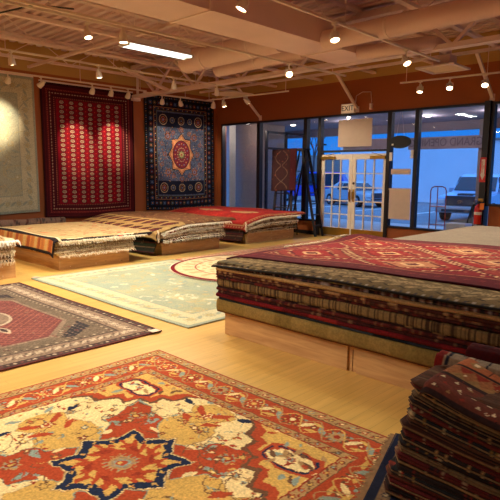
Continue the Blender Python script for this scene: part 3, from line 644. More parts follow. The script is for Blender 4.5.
def car(loc, rz, L, W, H, paint, label, cat, name, kind='suv'):
    """nose towards -y; body built from a side profile with tapered cabin"""
    t = thing(name, loc, label, cat, rz=rz); hl = L/2
    if kind == 'truck':
        low = [(-hl, .42), (-hl, .78), (-hl+.08, .98), (-hl+1.35, 1.12), (-hl+1.45, 1.15), (hl, 1.15), (hl, .5), (hl-.1, .4)]
        cab = [(-hl+1.4, 1.1), (-hl+2.05, H-.05), (-hl+2.3, H), (-hl+3.4, H), (-hl+3.6, 1.1)]
    elif kind == 'sedan':
        low = [(-hl, .3), (-hl, .6), (-hl+.1, .72), (-hl+1.2, .88), (hl-.7, .95), (hl, .88), (hl, .35)]
        cab = [(-hl+1.15, .85), (-hl+1.95, H-.04), (-hl+2.3, H), (hl-1.6, H), (hl-.6, .92)]
    else:
        low = [(-hl, .35), (-hl, .75), (-hl+.1, .95), (-hl+1.1, 1.05), (hl, 1.08), (hl, .4)]
        cab = [(-hl+1.05, 1.0), (-hl+1.75, H-.05), (-hl+2.1, H), (hl-.5, H), (hl-.08, 1.05)]
    def ex(prof, w0, w1, zs):
        bm = bmesh.new(); lf = [bm.verts.new((-(w0+(w1-w0)*max(0, min(1, (z-zs[0])/(zs[1]-zs[0])))), y, z)) for y, z in prof]
        rt = [bm.verts.new((-v.co.x, v.co.y, v.co.z)) for v in lf]; n = len(prof); bm.faces.new(lf); bm.faces.new(rt[::-1])
        for i in range(n): j = (i+1) % n; bm.faces.new((lf[i], lf[j], rt[j], rt[i]))
        bmesh.ops.recalc_face_normals(bm, faces=list(bm.faces)); bmesh.ops.bevel(bm, geom=list(bm.edges), offset=.05, segments=3, affect='EDGES'); return bm
    def add(nm, bm, m): me = bpy.data.meshes.new(nm); bm.to_mesh(me); bm.free(); o = link(nm, me, m, t); me.shade_smooth(); me.set_sharp_from_angle(angle=math.radians(35)); return o
    add('body', ex(low, W/2, W/2-.06, (.3, 1.1)), paint); add('cabin', ex(cab, W/2-.06, W/2-.22, (1., H)), paint)
    zc = cab[0][1]
    y0, z0 = cab[0]; y1, z1 = cab[1]; n = Vector((0, -(z1-z0), (y1-y0))).normalized()*.012
    wi = MB(); q = [(-(W/2-.16), y0+.1*(y1-y0), z0+.12*(z1-z0)+.02), (W/2-.16, y0+.1*(y1-y0), z0+.12*(z1-z0)+.02), (W/2-.26, y0+.9*(y1-y0), z0+.9*(z1-z0)), (-(W/2-.26), y0+.9*(y1-y0), z0+.9*(z1-z0))]
    b = len(wi.v); wi.v += [tuple(Vector(a)+n) for a in q]+[tuple(Vector(a)-n*3) for a in q]; wi.f += [(0,1,2,3),(7,6,5,4),(0,4,5,1),(1,5,6,2),(2,6,7,3),(3,7,4,0)]; wi.build('windshield', M['carglass'], t)
    ya, yb = cab[1][0]+.05, cab[-2][0]-.05; ym = (ya+yb)/2
    for s in (-1, 1):
        for a, c in ((ya-.25, ym-.04), (ym+.04, yb)):
            sd = MB(); x0 = s*(W/2-.075); x1 = s*(W/2-.19); zt = H-.1; zb = zc+.08
            P = [(x0, a-.2 if a < ym-.1 else a, zb), (x0, c, zb), (x1, c, zt), (x1, a+.15 if a < ym-.1 else a, zt)]
            sd.v += [(p[0]+s*.012, p[1], p[2]) for p in P]+[(p[0]-s*.03, p[1], p[2]) for p in P]; sd.f += [(0,1,2,3),(7,6,5,4),(0,4,5,1),(1,5,6,2),(2,6,7,3),(3,7,4,0)]; sd.build('side_window', M['carglass'], t)
        MB().box(s*(W/2+.02)-.1, s*(W/2+.02)+.1, cab[0][0]+.25, cab[0][0]+.33, zc+.02, zc+.2, .02).build('side_mirror', paint, t)
    R = .38 if kind == 'truck' else .33
    for yy in (-hl+.85, hl-.95):
        for s in (-1, 1):
            w = MB().tube([(s*(W/2-.22), yy, R), (s*(W/2+.01), yy, R)], R, 24).build('wheel', M['tyre'], t, True)
            MB().tube([(s*(W/2), yy, R), (s*(W/2+.025), yy, R)], R*.6, 16).build('hub_cap', M['chrome'], w)
    fz = .62 if kind != 'sedan' else .5
    for s in (-1, 1): MB().box(s*(W/2-.22)-.14, s*(W/2-.22)+.14, -hl-.02, -hl+.1, fz+.08, fz+.26, .02).build('headlight', M['lens'], t)
    g = MB().box(-W/2+.40, W/2-.40, -hl-.03, -hl+.05, fz+.02, fz+(.40 if kind == 'truck' else .3), .02).build('grille', M['plastic'], t)
    if kind == 'truck':
        em = MB(); 
        for a, b2 in ((.1, .065), (.045, .06), (.085, .028)):
            pts = [(a*math.cos(q), -hl-.04, fz+.17+(.02 if b2 == .028 else 0)+b2*math.sin(q)) for q in np.linspace(0, 2*PI, 25)]; em.tube(pts, .008, 5, False)
        em.build('emblem', M['chrome'], g); MB().box(-.3, .3, -hl+.45, -hl+.95, 1.0, 1.1, .03).build('hood_scoop', M['plastic'], t)
    MB().box(-W/2+.02, W/2-.02, -hl-.1, -hl+.08, .36, fz, .05).build('front_bumper', M['silver'] if kind == 'truck' else paint, t)
    MB().box(-W/2+.3, W/2-.3, -hl-.115, -hl-.08, .4, .5).build('lower_grille', M['plastic'], t)
    for s in (-1, 1): MB().box(s*(W/2-.14)-.08, s*(W/2-.14)+.08, hl-.05, hl+.02, .75, .95).build('tail_light', M['redsign'], t)
    return t
car((-8.72, 23.1, -.15), .05, 5.3, 1.95, 1.85, M['bluew'], 'pale pickup truck with black grille parked facing the right windows', 'pickup truck', 'pickup_truck', 'truck')
car((-22.2, 29.0, -.15), -1.15, 4.9, 1.9, 1.95, M['blue'], 'bright blue van parked outside behind the step ladder', 'van', 'blue_van', 'suv')
car((-17.6, 27.0, -.15), 1.2, 4.5, 1.75, 1.4, M['silver'], 'silver sedan parked outside seen through the double doors', 'car', 'sedan', 'sedan')
car((-19.6, 19.6, -.15), .45, 4.6, 1.85, 1.75, M['silver'], 'silver sport utility vehicle outside the second window from the left', 'car', 'sport_utility_vehicle', 'suv')

# red tube cart, folding sign and step outside
t = thing('hand_cart', (-5.95, 12.85, -.02), 'red tubular hand cart standing outside the right window', 'cart')
fr = MB().tube([(-.2, 0, .2), (-.2, 0, 1.28), (-.17, 0, 1.36), (-.1, 0, 1.39), (.1, 0, 1.39), (.17, 0, 1.36), (.2, 0, 1.28), (.2, 0, .2)], .014, 8)
fr.tube([(-.02, 0, .2), (-.02, 0, 1.38)], .012, 8)
for z in (.45, .9): fr.tube([(-.2, 0, z), (.2, 0, z)], .011, 8)
fr.build('tube_frame', M['cart'], t, True); MB().box(-.25, .25, -.02, .8, .14, .2, .01).build('platform', M['cart'], t)
for s in (-1, 1):
    for y in (.08, .7): MB().tube([(s*.2-.02, y, .07), (s*.2+.02, y, .07)], .07, 16).build('wheel', M['tyre'], t, True)
t = thing('folding_sign', (-5.5, 14.2, -.02), 'dark folding sidewalk sign standing outside by the post', 'sidewalk sign')
for s, nm in ((-1, 'front_panel'), (1, 'rear_panel')): MB().bar((s*.25, 0, 0), (0, 0, 1.05), .03, .5, up=(0, 1, 0)).build(nm, M['plastic'], t)
tag(MB().box(-5.75, -5.25, 12.9, 13.3, -.02, .48, .01).build('newspaper_box', M['whitewall']), 'low pale box outside beneath the pickup truck view', 'box')

def tree(x, y, h, label, seed):
    r = random.Random(seed); mb = MB(); t = thing('bare_tree', (x, y, -.15), label, 'tree', 'bare trees beyond the parking lot')
    def grow(p, d, L, rad, k, out):
        q = p+d*L; out.tube([p, p.lerp(q, .5)+Vector((r.uniform(-1, 1), r.uniform(-1, 1), 0))*L*.04, q], [rad, rad*.85, rad*.68], 5, False)
        if k == 0: return
        for _ in range(3 if k > 1 else 4):
            a = Vector((r.uniform(-1, 1), r.uniform(-1, 1), r.uniform(.1, .9))).normalized(); grow(q, (d*1.1+a*.8).normalized(), L*r.uniform(.6, .82), rad*.62, k-1, out)
    tr = MB(); tr.tube([(0, 0, 0), (0, 0, h*.28)], [h*.022, h*.017], 8); tr.build('trunk', M['bark'], t)
    br = MB(); grow(Vector((0, 0, h*.26)), Vector((0, 0, 1)), h*.2, h*.016, 5, br); br.build('branches', M['bark'], t)
tree(-27.5, 36, 6.5, 'bare winter tree above the blue van, left one', 3); tree(-30.0, 46, 7.5, 'bare winter tree above the blue van, farther one', 5)
tree(-27.0, 30, 6, 'bare winter tree seen through the second window', 8); tree(-33, 52, 8, 'bare winter tree beyond the double doors', 12)
t = thing('street_lamp', (-24.5, 33.0, -.15), 'dark street lamp post outside between the trees', 'street lamp')
MB().tube([(0, 0, 0), (0, 0, 3.9)], [.08, .05], 10).build('pole', M['black'], t); MB().box(-.35, .35, -.12, .12, 3.9, 4.02, .02).build('lamp_head', M['black'], t)

# dusk sky
w = bpy.data.worlds.new('dusk_sky'); SC.world = w; w.use_nodes = True; nt = w.node_tree; bg = nt.nodes['Background']
tc = nt.nodes.new('ShaderNodeTexCoord'); sp = nt.nodes.new('ShaderNodeSeparateXYZ'); cr = nt.nodes.new('ShaderNodeValToRGB')
e = cr.color_ramp.elements; e[0].position = 0; e[0].color = (.03, .30, 1.0, 1); e[1].position = 1; e[1].color = (.62, 1.5, 3.4, 1)
m1 = e.new(.12); m1.color = (.02, .24, .95, 1); m2 = e.new(.4); m2.color = (.26, .80, 2.2, 1)
nt.links.new(tc.outputs['Generated'], sp.inputs[0]); nt.links.new(sp.outputs['Z'], cr.inputs['Fac']); nt.links.new(cr.outputs['Color'], bg.inputs['Color'])
bg.inputs['Strength'].default_value = .85

# ================================================================== RUG PATTERNS
def heriz():
    W, H = 2.74, 2.8; c = Cv(W, H, .006, (204, 168, 104))
    rust, red, gold, cream, navy, blue, tan, brown = (174, 72, 42), (150, 52, 34), (210, 170, 92), (236, 212, 154), (32, 42, 70), (140, 154, 142), (176, 140, 92), (110, 76, 54)
    ox, oy = .08, .07; fx, fy = W/2-.42, H/2-.42; X, Y = c.X-ox, c.Y-oy
    c.fill((abs(c.X) < fx) & (abs(c.Y) < fy), gold)
    r = np.hypot(X, Y*.95); th = np.arctan2(Y, X); lob = 1+.10*np.cos(8*th)+.05*np.cos(16*th)+.035*np.cos(28*th+1)+.02*np.cos(44*th)
    c.fill(r < 1.17*lob, tan); c.fill(r < 1.155*lob, cream)
    # stepped gold fields reaching in along the axes, rust palmettes along the diagonals
    for a in range(4):
        g = a*PI/2+.12
        for k, cc in ((1.05, tan), (1.0, gold)): c.poly([(ox+math.cos(g+o*k)*q, oy+math.sin(g+o*k)*q) for q, o in ((.92, -.06), (.92, .06), (.84, .22), (.72, .16), (.60, .34), (.36, .5), (.36, -.5), (.60, -.34), (.72, -.16), (.84, -.22))], cc)
    for a in range(4):
        g = PI/4+a*PI/2+.05
        for k, cc in ((1.08, blue), (1.03, brown), (1.0, rust)): c.poly([(ox+math.cos(g+o*k)*q, oy+math.sin(g+o*k)*q) for q, o in ((.80*k, 0), (.74, .12), (.66, .16), (.58, .34), (.50, .30), (.34, .55), (.34, -.55), (.50, -.30), (.58, -.34), (.66, -.16), (.74, -.12))], cc)
        c.flower(ox+math.cos(g)*.60, oy+math.sin(g)*.60, .06, [tan, blue, red, gold], 7)
        for o in (-.22, .22): c.leaf(ox+math.cos(g+o)*.52, oy+math.sin(g+o)*.52, .12, .028, blue, g+o*4); c.leaf(ox+math.cos(g+o*1.6)*.42, oy+math.sin(g+o*1.6)*.42, .09, .02, cream, g-o*3)
    rr = np.random.default_rng(4)
    for k in range(64):     # curling vines carrying blossoms
        a0 = k*2*PI/64+rr.uniform(-.05, .05); q0 = rr.uniform(.48, 1.02); sg = rr.choice((-1, 1)); L = rr.uniform(.12, .22)
        f = lambda t: (ox+q0*math.cos(a0)+L*t*math.cos(a0+sg*(1.2+2.6*t)), oy+q0*math.sin(a0)+L*t*math.sin(a0+sg*(1.2+2.6*t)))
        c.curve(f, 12, .0065, brown); e = f(1); c.flower(e[0], e[1], rr.uniform(.022, .04), [brown, (rust, blue, red, gold)[k % 4], (cream, gold, tan)[k % 3]], 5+k % 3)
        for t in (.35, .65): p_ = f(t); c.leaf(p_[0]+.015, p_[1]+.012, .05, .011, (blue, rust, tan)[k % 3], a0+t*4)
    c.scatter(900, [rust, red, blue, tan, brown, blue, rust, gold, gold], .009, .021, lambda x, y: .44 < math.hypot(x-ox, y-oy) < 1.7 and abs(x) < fx-.03 and abs(y) < fy-.03, 5)
    for a in range(4):
        g = a*PI/2+.12
        for sg in (-1, 1):
            for q, o, L, wd, cc in ((.80, .12, .17, .03, rust), (.88, .3, .13, .028, navy), (.66, .16, .14, .03, rust), (.95, .14, .12, .026, blue)): c.leaf(ox+math.cos(g+sg*o)*q, oy+math.sin(g+sg*o)*q, L, wd, cc, g+sg*(.7+o*2))
        c.flower(ox+math.cos(g)*.74, oy+math.sin(g)*.74, .055, [red, cream, rust], 6)
    # corner pieces with cream cartouches
    for sx in (-1, 1):
        for sy in (-1, 1):
            P = [(0, .66), (.08, .55), (.18, .56), (.24, .42), (.34, .44), (.353, .33), (.47, .30), (.47, .2), (.57, .16), (.60, .06), (.70, 0)]
            for k, cc in ((1.06, brown), (1.0, rust), (.88, gold)): c.poly([(sx*fx, sy*fy)]+[(sx*(fx-p*k), sy*(fy-q*k)) for p, q in P], cc)
            cx, cy = sx*(W/2-.62), sy*(H/2-.64)
            for g, cc in ((.040, rust), (.020, navy), (.008, red), (0, cream)):
                a, b, k = .155+g, .075+g, .04
                c.poly([(cx-a+k, cy-b), (cx+a-k, cy-b), (cx+a, cy-b+k), (cx+a, cy+b-k), (cx+a-k, cy+b), (cx-a+k, cy+b), (cx-a, cy+b-k), (cx-a, cy-b+k)], cc)
            c.flower(cx, cy, .04, [rust, blue, red], 5); c.leaf(cx-.09, cy, .12, .020, blue, .5); c.leaf(cx+.09, cy, .12, .020, tan, -.5); c.leaf(cx+.03, cy-.04, .08, .016, red, 1); c.leaf(cx-.04, cy+.04, .08, .014, brown, .3)
            for i in range(22):
                dx, dy = rr.uniform(.02, .5), rr.uniform(.02, .5)
                if dx+dy < .62: c.leaf(sx*(fx-dx), sy*(fy-dy), rr.uniform(.05, .11), .018, (blue, rust, tan, brown)[i % 4], rr.uniform(0, 3))
    # central eight point star
    def st(k, cc, kk=1.): c.poly([(ox+x*k*kk, oy+y*k) for x, y in ((.40, .02), (.27, .14), (.31, .31), (.13, .28), (0, .42), (-.13, .28), (-.31, .31), (-.27, .14), (-.40, -.02), (-.27, -.14), (-.31, -.31), (-.13, -.28), (0, -.42), (.13, -.28), (.31, -.31), (.27, -.14))], cc)
    st(.97, tan); st(.94, cream); st(.92, navy); st(.73, gold); st(.60, rust)
    for k in range(40):
        a = k*PI/20; q = .23+.03*math.cos(8*a); c.leaf(ox+q*math.cos(a), oy+q*math.sin(a), .075, .018, gold if k % 2 else rust, a+.4)
    for k in range(16):
        a = k*PI/8; q = .315 if k % 2 == 0 else .26; c.flower(ox+q*math.cos(a), oy+q*math.sin(a), .017, [gold, tan] if k % 2 == 0 else [gold, rust], 4)
    for k in range(12): a = k*PI/6; c.leaf(ox+.17*math.cos(a), oy+.17*math.sin(a), .09, .02, gold if k % 2 else (150, 56, 36), a+1.1)
    c.flower(ox, oy, .11, [tan, blue, tan, (150, 128, 110), blue, rust, gold], 16)
    for k in range(14): c.ell(ox+.085*math.cos(k*PI/7), oy+.085*math.sin(k*PI/7), .010, .010, rust); c.ell(ox+.05*math.cos(k*PI/7), oy+.05*math.sin(k*PI/7), .007, .007, tan)
    c.warp(.012, .045, 3)
    # borders
    c.band(0, .42, rust); c.band(0, .012, red); c.band(.012, .10, tan); c.band(.10, .108, brown); c.band(.345, .353, brown); c.band(.353, .42, tan); c.band(.413, .42, red)
    c.along(.055, .085, lambda x, y, a, i: c.flower(x, y, .026, [(brown, rust, blue, red)[i % 4], (gold, cream)[i % 2]], 5, a))
    c.along(.385, .075, lambda x, y, a, i: c.flower(x, y, .024, [(rust, brown, red)[i % 3], (gold, blue)[i % 2]], 5, a))
    for k in (0.035, .075, .367, .402): c.along(k, .085, lambda x, y, a, i: c.leaf(x, y, .04, .008, brown if i % 2 else red, a+.7))
    def big(x, y, a, i):
        if i % 2 == 0:
            c.leaf(x+.085*math.cos(a+.6), y+.085*math.sin(a+.6), .06, .014, tan, a); c.leaf(x-.085*math.cos(a+.6), y-.085*math.sin(a+.6), .06, .014, blue, a)
            cc = [(brown, cream, rust, gold), (brown, blue, tan, red), (brown, gold, red, cream)][(i//2) % 3]; c.flower(x, y, .088, cc, 10, a)
            for k in range(8): c.ell(x+.055*math.cos(k*PI/4), y+.055*math.sin(k*PI/4), .012, .012, cc[2])
        else:
            for s in (-1, 1): c.leaf(x+.06*math.cos(a)*s, y+.06*math.sin(a)*s, .13, .026, cream if s > 0 else blue, a+s*.9); c.leaf(x-.05*math.sin(a)*s, y+.05*math.cos(a)*s, .10, .02, gold, a+s*.3)
            c.flower(x, y, .03, [brown, red, cream], 4, a)
    c.along(.225, .17, big)
    for side in range(4):
        Lg = (W if side % 2 == 0 else H)/2-.12
        for ph in (0, PI):
            def f(t, side=side, ph=ph, Lg=Lg):
                s = -Lg+2*Lg*t; d = .225+.095*math.sin(s*PI/.17+ph); a, b = W/2-d, H/2-d; return [(s, -b), (a, s), (-s, b), (-a, -s)][side]
            c.curve(f, 120, .009, tan if ph else gold)
    c.warp(.005, .03, 8).speckle(.10)
    return c.abrash(.10, .2, 4)
def bijar():
    W, H = 3.5, 2.35; c = Cv(W, H, .01, (120, 96, 76))
    dk, red, tan, cream, blk, ol = (62, 48, 46), (102, 56, 54), (122, 102, 86), (168, 150, 128), (44, 40, 44), (98, 84, 70)
    c.band(0, .03, (84, 40, 36)); c.band(.03, .12, dk); c.band(.12, .13, tan); c.band(.13, .33, tan); c.band(.33, .345, dk); c.band(.345, .41, ol)
    c.along(.23, .09, lambda x, y, a, i: (c.flower(x, y, .05, [dk, cream, red] if i % 2 else [cream, tan, dk], 6, a), c.leaf(x, y, .13, .022, cream, a+.8)))
    c.along(.075, .06, lambda x, y, a, i: c.flower(x, y, .02, [(tan, cream, red)[i % 3]], 4)); c.along(.38, .05, lambda x, y, a, i: c.flower(x, y, .016, [(cream, dk)[i % 2]], 4))
    inn = c.D > .41; u = abs(c.X)/(W/2-.41)+abs(c.Y)/(H/2-.41)
    c.fill(inn, ol); q = abs(c.X)/1.15+abs(c.Y)/.95
    c.fill(inn & (q < 1.3) & (abs(c.Y) < .66) & (abs(c.X) < 1.18), tan); c.fill(inn & (q < 1.22) & (abs(c.Y) < .62) & (abs(c.X) < 1.14), red)
    lat = (np.abs(((c.X+c.Y)*11) % 1-.5) < .09) | (np.abs(((c.X-c.Y)*11) % 1-.5) < .09)
    c.fill(lat & (q < 1.18) & inn & (abs(c.Y) < .6) & (abs(c.X) < 1.1), (134, 80, 68)); 
    r = np.hypot(c.X/.42, c.Y/.3); c.fill(r < 1, cream); c.fill(r < .9, tan); c.fill(r < .55, red); c.flower(0, 0, .1, [cream, dk, tan], 8)
    for s in (-1, 1): c.leaf(s*.62, 0, .3, .06, cream, 0); c.leaf(s*.62, 0, .2, .03, dk, 0)
    for sx in (-1, 1):
        for sy in (-1, 1): c.poly([(sx*.78, sy*.72), (sx*1.24, sy*.30), (sx*1.3, sy*.42), (sx*1.06, sy*.72)], blk)
    lat2 = (np.abs((c.X*16) % 1-.5) < .12) & (np.abs((c.Y*16) % 1-.5) < .2); c.fill(lat2 & inn & (q > 1.34), tan)
    c.scatter(500, [tan, dk, red], .008, .018, lambda x, y: abs(x) < W/2-.02 and abs(y) < H/2-.02, 17); c.scatter(700, [cream, tan, dk, red], .012, .024, lambda x, y: abs(x)/1.15+abs(y)/.95 > 1.3 and abs(x) < W/2-.43 and abs(y) < H/2-.43, 7)
    return c.speckle(.38, 2).abrash(.12, .12, 9)
def sage_floral(W, H, res, seed=21, base=(160, 160, 128)):
    g1, g2, g3, yl = (118, 140, 134), (172, 154, 106), (122, 136, 130), (176, 148, 88)
    c = Cv(W, H, res, base); n = vnoise(c.ny, c.nx, .5/res, seed)[..., None]; c.img[:] = c.img*(1-n)+np.array(lin(g1))*n*1.0
    c.band(.06, .40, (200, 188, 152)); c.band(0, .05, g3); c.band(.40, .43, g3)
    def m(x, y, a, i): c.flower(x, y, .09, [g3, (208, 180, 130), yl, base], 9, a); c.leaf(x+.14*math.cos(a), y+.14*math.sin(a), .16, .035, g3, a+.7)
    c.along(.23, .28, m)
    c.scatter(int(W*H*34), [g1, g2, g3, yl, (214, 204, 176), (190, 160, 118)], .035, .085, lambda x, y: abs(x) < W/2-.45 and abs(y) < H/2-.45, seed)
    for k in range(26):
        r = np.random.default_rng(k+seed); x0, y0, a = r.uniform(-W/2+.5, W/2-.5), r.uniform(-H/2+.5, H/2-.5), r.uniform(0, 6.28)
        c.curve(lambda t: (x0+.6*t*math.cos(a)+.12*math.sin(7*t), y0+.6*t*math.sin(a)+.12*math.cos(6*t)), 14, .018, g2 if k % 2 else g3)
    return c.abrash(.10, .3, seed)
def pink_floral():
    W, H = 2.6, 4.6; c = Cv(W, H, .016, (206, 166, 128)); a1, a2, a3, cr = (190, 112, 88), (222, 196, 158), (140, 96, 80), (214, 178, 140)
    c.band(0, .04, a1); c.band(.04, .12, cr); c.band(.12, .42, (198, 132, 102)); c.band(.42, .5, cr)
    c.along(.27, .24, lambda x, y, a, i: c.flower(x, y, .1, [a3, a2, a1], 7, a)); c.along(.08, .1, lambda x, y, a, i: c.flower(x, y, .03, [a1], 5)); c.along(.46, .1, lambda x, y, a, i: c.flower(x, y, .03, [a1], 5))
    c.scatter(420, [a1, a2, a3], .03, .06, lambda x, y: abs(x) < W/2-.52 and abs(y) < H/2-.52, 3); return c.abrash(.1, .3, 5)
def bokhara():
    W, H = 2.64, 3.32; c = Cv(W, H, .010, (120, 8, 24)); dk, cr, gr = (62, 10, 20), (196, 164, 132), (66, 50, 54)
    c.fill((abs(c.X) > 1.32-.40) | (abs(c.Y) > 1.66-.37), (78, 18, 24)); c.band(0, .05, (50, 12, 16)); 
    for d in (.05, .10, .20, .28): c.band(d, d+.010, (48, 12, 16))
    c.along(.16, .045, lambda x, y, a, i: c.leaf(x, y, .05, .012, (150, 60, 50), a+.8)); 
    def dash(x, y, a, i): c.leaf(x, y, .05, .012, (186, 150, 120), a)
    c.along(.24, .075, dash); c.along(.345, .05, lambda x, y, a, i: c.ell(x, y, .013, .013, (160, 90, 66)))
    c.along(.31, .05, lambda x, y, a, i: c.ell(x, y, .014, .02, (40, 14, 20)))
    fw, fh = W/2-.41, H/2-.38; nx, ny = 7, 22
    for i in range(nx):
        for j in range(ny):
            x = -fw+(i+.5)*2*fw/nx; y = -fh+(j+.5)*2*fh/ny
            c.ell(x, y, .080, .050, dk); c.ell(x, y, .056, .036, cr); c.ell(x, y, .044, .024, gr); c.ell(x, y, .026, .014, (190, 130, 100)); c.ell(x, y, .010, .010, dk)
            if i < nx-1 and j < ny-1:
                x2 = x+fw/nx; c.poly([(x2-.05, y+fh/ny), (x2, y+fh/ny-.035), (x2+.05, y+fh/ny), (x2, y+fh/ny+.035)], (120, 12, 20)); c.ell(x2, y+fh/ny, .014, .012, (200, 60, 46))
    return c.abrash(.08, .4, 2)
def mamluk():
    W, H = 2.62, 3.28; c = Cv(W, H, .011, (84, 96, 122)); dk, bl, lb, cr, pe, rd, ol = (22, 22, 34), (60, 82, 122), (112, 132, 158), (196, 170, 132), (198, 130, 84), (110, 40, 42), (90, 84, 60)
    c.band(0, .42, dk); c.band(0, .02, (50, 44, 44)); c.band(.1, .11, ol); c.band(.31, .325, pe); c.band(.40, .42, ol)
    c.along(.21, .15, lambda x, y, a, i: (c.flower(x, y, .065, [(bl, rd, ol)[i % 3], dk, (pe, lb)[i % 2]], 8, a))); c.along(.055, .06, lambda x, y, a, i: c.ell(x, y, .014, .014, (lb, pe, ol)[i % 3])); c.along(.36, .06, lambda x, y, a, i: c.ell(x, y, .016, .016, (cr, bl, rd)[i % 3]))
    c.scatter(3600, [lb, lb, pe, cr, rd, dk, dk, ol, (134, 142, 156)], .010, .022, lambda x, y: abs(x) < W/2-.44 and abs(y) < H/2-.44, 4, (0, 1))
    for sx in (-1, 1):
        for sy in (-1, 1): c.flower(sx*.52, sy*1.02, .25, [(86, 86, 96), bl, lb, dk, pe], 12)
    for s in (-1, 1):
        c.fill((abs(c.Y-s*.98) < .2) & (abs(c.X) < .88), (30, 34, 52)); 
        for x, r in ((-.66, .15), (-.33, .085), (0, .12), (.33, .085), (.66, .15)):
            c.ell(x, s*.98, r, r, cr); c.ell(x, s*.98, r*.86, r*.86, dk); c.ell(x, s*.98, r*.6, r*.6, pe if r > .1 else lb); c.ell(x, s*.98, r*.5, r*.5, rd if r > .13 else dk); c.flower(x, s*.98, r*.3, [lb, pe], 6)
        c.scatter(60, [lb, pe, ol], .01, .018, lambda x, y: abs(y-s*.98) < .2 and abs(x) < .85, 7)
    r = .62
    for x, y, r_ in ((.5, .52, .13), (.0, .72, .10), (.62, 0, .09), (.3, .62, .08), (.72, .3, .08)):
        for sx in (-1, 1):
            for sy in (-1, 1): c.flower(sx*x, sy*y, r_, [(176, 120, 84), dk, (150, 84, 62), lb, rd], 8, .4)
    c.scatter(260, [(176, 130, 96), (150, 84, 62), dk], .02, .035, lambda x, y: abs(y) < .78 and abs(x) < .88, 14)
    for sc, cc in ((1.06, dk), (1.0, (214, 156, 110)), (.95, (150, 70, 50)), (.91, (208, 146, 100)), (.76, (216, 166, 122))): c.poly([(sc*x, sc*y) for x, y in [((.47 if j % 2 == 0 else .37)*math.cos(j*PI/8), (.60 if j % 2 == 0 else .47)*math.sin(j*PI/8)) for j in range(16)]], cc)
    c.ell(0, 0, .33, .42, dk); c.ell(0, 0, .31, .40, (118, 40, 54)); 
    for j in range(16): c.ell(.24*math.cos(j*PI/8), .32*math.sin(j*PI/8), .02, .02, (pe, lb)[j % 2]); c.ell(.15*math.cos(j*PI/8), .2*math.sin(j*PI/8), .014, .014, cr)
    c.star(0, 0, .15, .10, 8, ol); c.star(0, 0, .11, .07, 8, (150, 146, 100)); c.flower(0, 0, .05, [pe, rd], 6); return c.speckle(.3).abrash(.14, .2, 6)
def geometric_maroon():
    W, H = 4.9, 2.5; c = Cv(W, H, .012, (98, 18, 34)); mr, rd, cr, tn = (88, 13, 24), (138, 26, 28), (204, 162, 116), (160, 92, 64)
    c.fill(c.D > .34, (120, 22, 30))
    for i in range(-3, 4):
        for j in (-1, 0, 1):
            x, y = i*1.16+(j % 2)*.58, j*.60
            if abs(x) > W/2-.55: continue
            for k_, (s_, cc) in enumerate(((1.0, mr), (.96, cr), (.91, mr), (.84, (rd, (134, 44, 36))[(i+j) % 2]), (.60, tn), (.55, mr), (.46, ((170, 110, 76), rd)[(i+j) % 2]), (.22, cr), (.14, mr))):
                a_, b_ = .60*s_, .52*s_; n_ = 9; P = []      # stepped lozenge
                for q, (sx, sy) in enumerate(((1, 1), (-1, 1), (-1, -1), (1, -1))):
                    st = [(a_*(1-t/n_), b_*(t/n_)) for t in range(n_)]; st = [p_ for (u, v) in st for p_ in ((u, v), (u, v+b_/n_))]
                    if q % 2: st = st[::-1]
                    P += [(x+sx*u, y+sy*v) for u, v in st]
                c.poly(P, cc)
            for k in range(14): q = k*PI/7; c.ell(x+.30*math.cos(q), y+.22*math.sin(q), .020, .020, cr if k % 2 else rd)
    c.scatter(900, [cr, tn, rd, mr], .010, .024, lambda x, y: abs(x) < W/2-.36 and abs(y) < H/2-.36, 8)
    c.fill(c.D < .34, mr); c.band(.30, .315, tn); c.along(.17, .12, lambda x, y, g, i: c.flower(x, y, .03, [(120, 40, 40), mr], 6)); c.band(0, .02, (60, 12, 22)); c.warp(.008, .05, 4); return c.speckle(.15).abrash(.12, .25, 8)
def olive_border():
    W, H = 4.9, 1.0; c = Cv(W, H, .012, (104, 84, 54)); a, b, d = (156, 130, 90), (60, 48, 32), (30, 26, 24)
    for k in range(34):
        x = -W/2+.07+k*.145; c.flower(x, -.25, .055, [a, b, a], 6); c.leaf(x+.07, -.25, .13, .022, a, 1.0); c.leaf(x+.02, -.13, .12, .018, a, -.4); c.leaf(x+.05, -.36, .12, .02, a, .6); c.leaf(x, -.4, .1, .014, b, -.5)
    c.scatter(420, [a, b, (120, 100, 62)], .01, .02, lambda x, y: y > .1 or y < -.2, 5); c.along(.03, .06, lambda x, y, g, i: c.ell(x, y, .014, .014, (70, 60, 60) if i % 2 else (150, 136, 120))); c.fill(c.Y < -H/2+.02, d)
    return c.abrash(.12, .2, 3)
def plain_loop(W, H, base, dot, seed=1):
    c = Cv(W, H, .016, base); c.band(.05, .07, dot); c.along(.03, .06, lambda x, y, a, i: c.ell(x, y, .018, .012, dot)); c.scatter(int(W*H*30), [tuple(int(v*.95) for v in base), tuple(min(255, int(v*1.04)) for v in base)], .03, .07, None, seed); return c.abrash(.05, .3, seed)
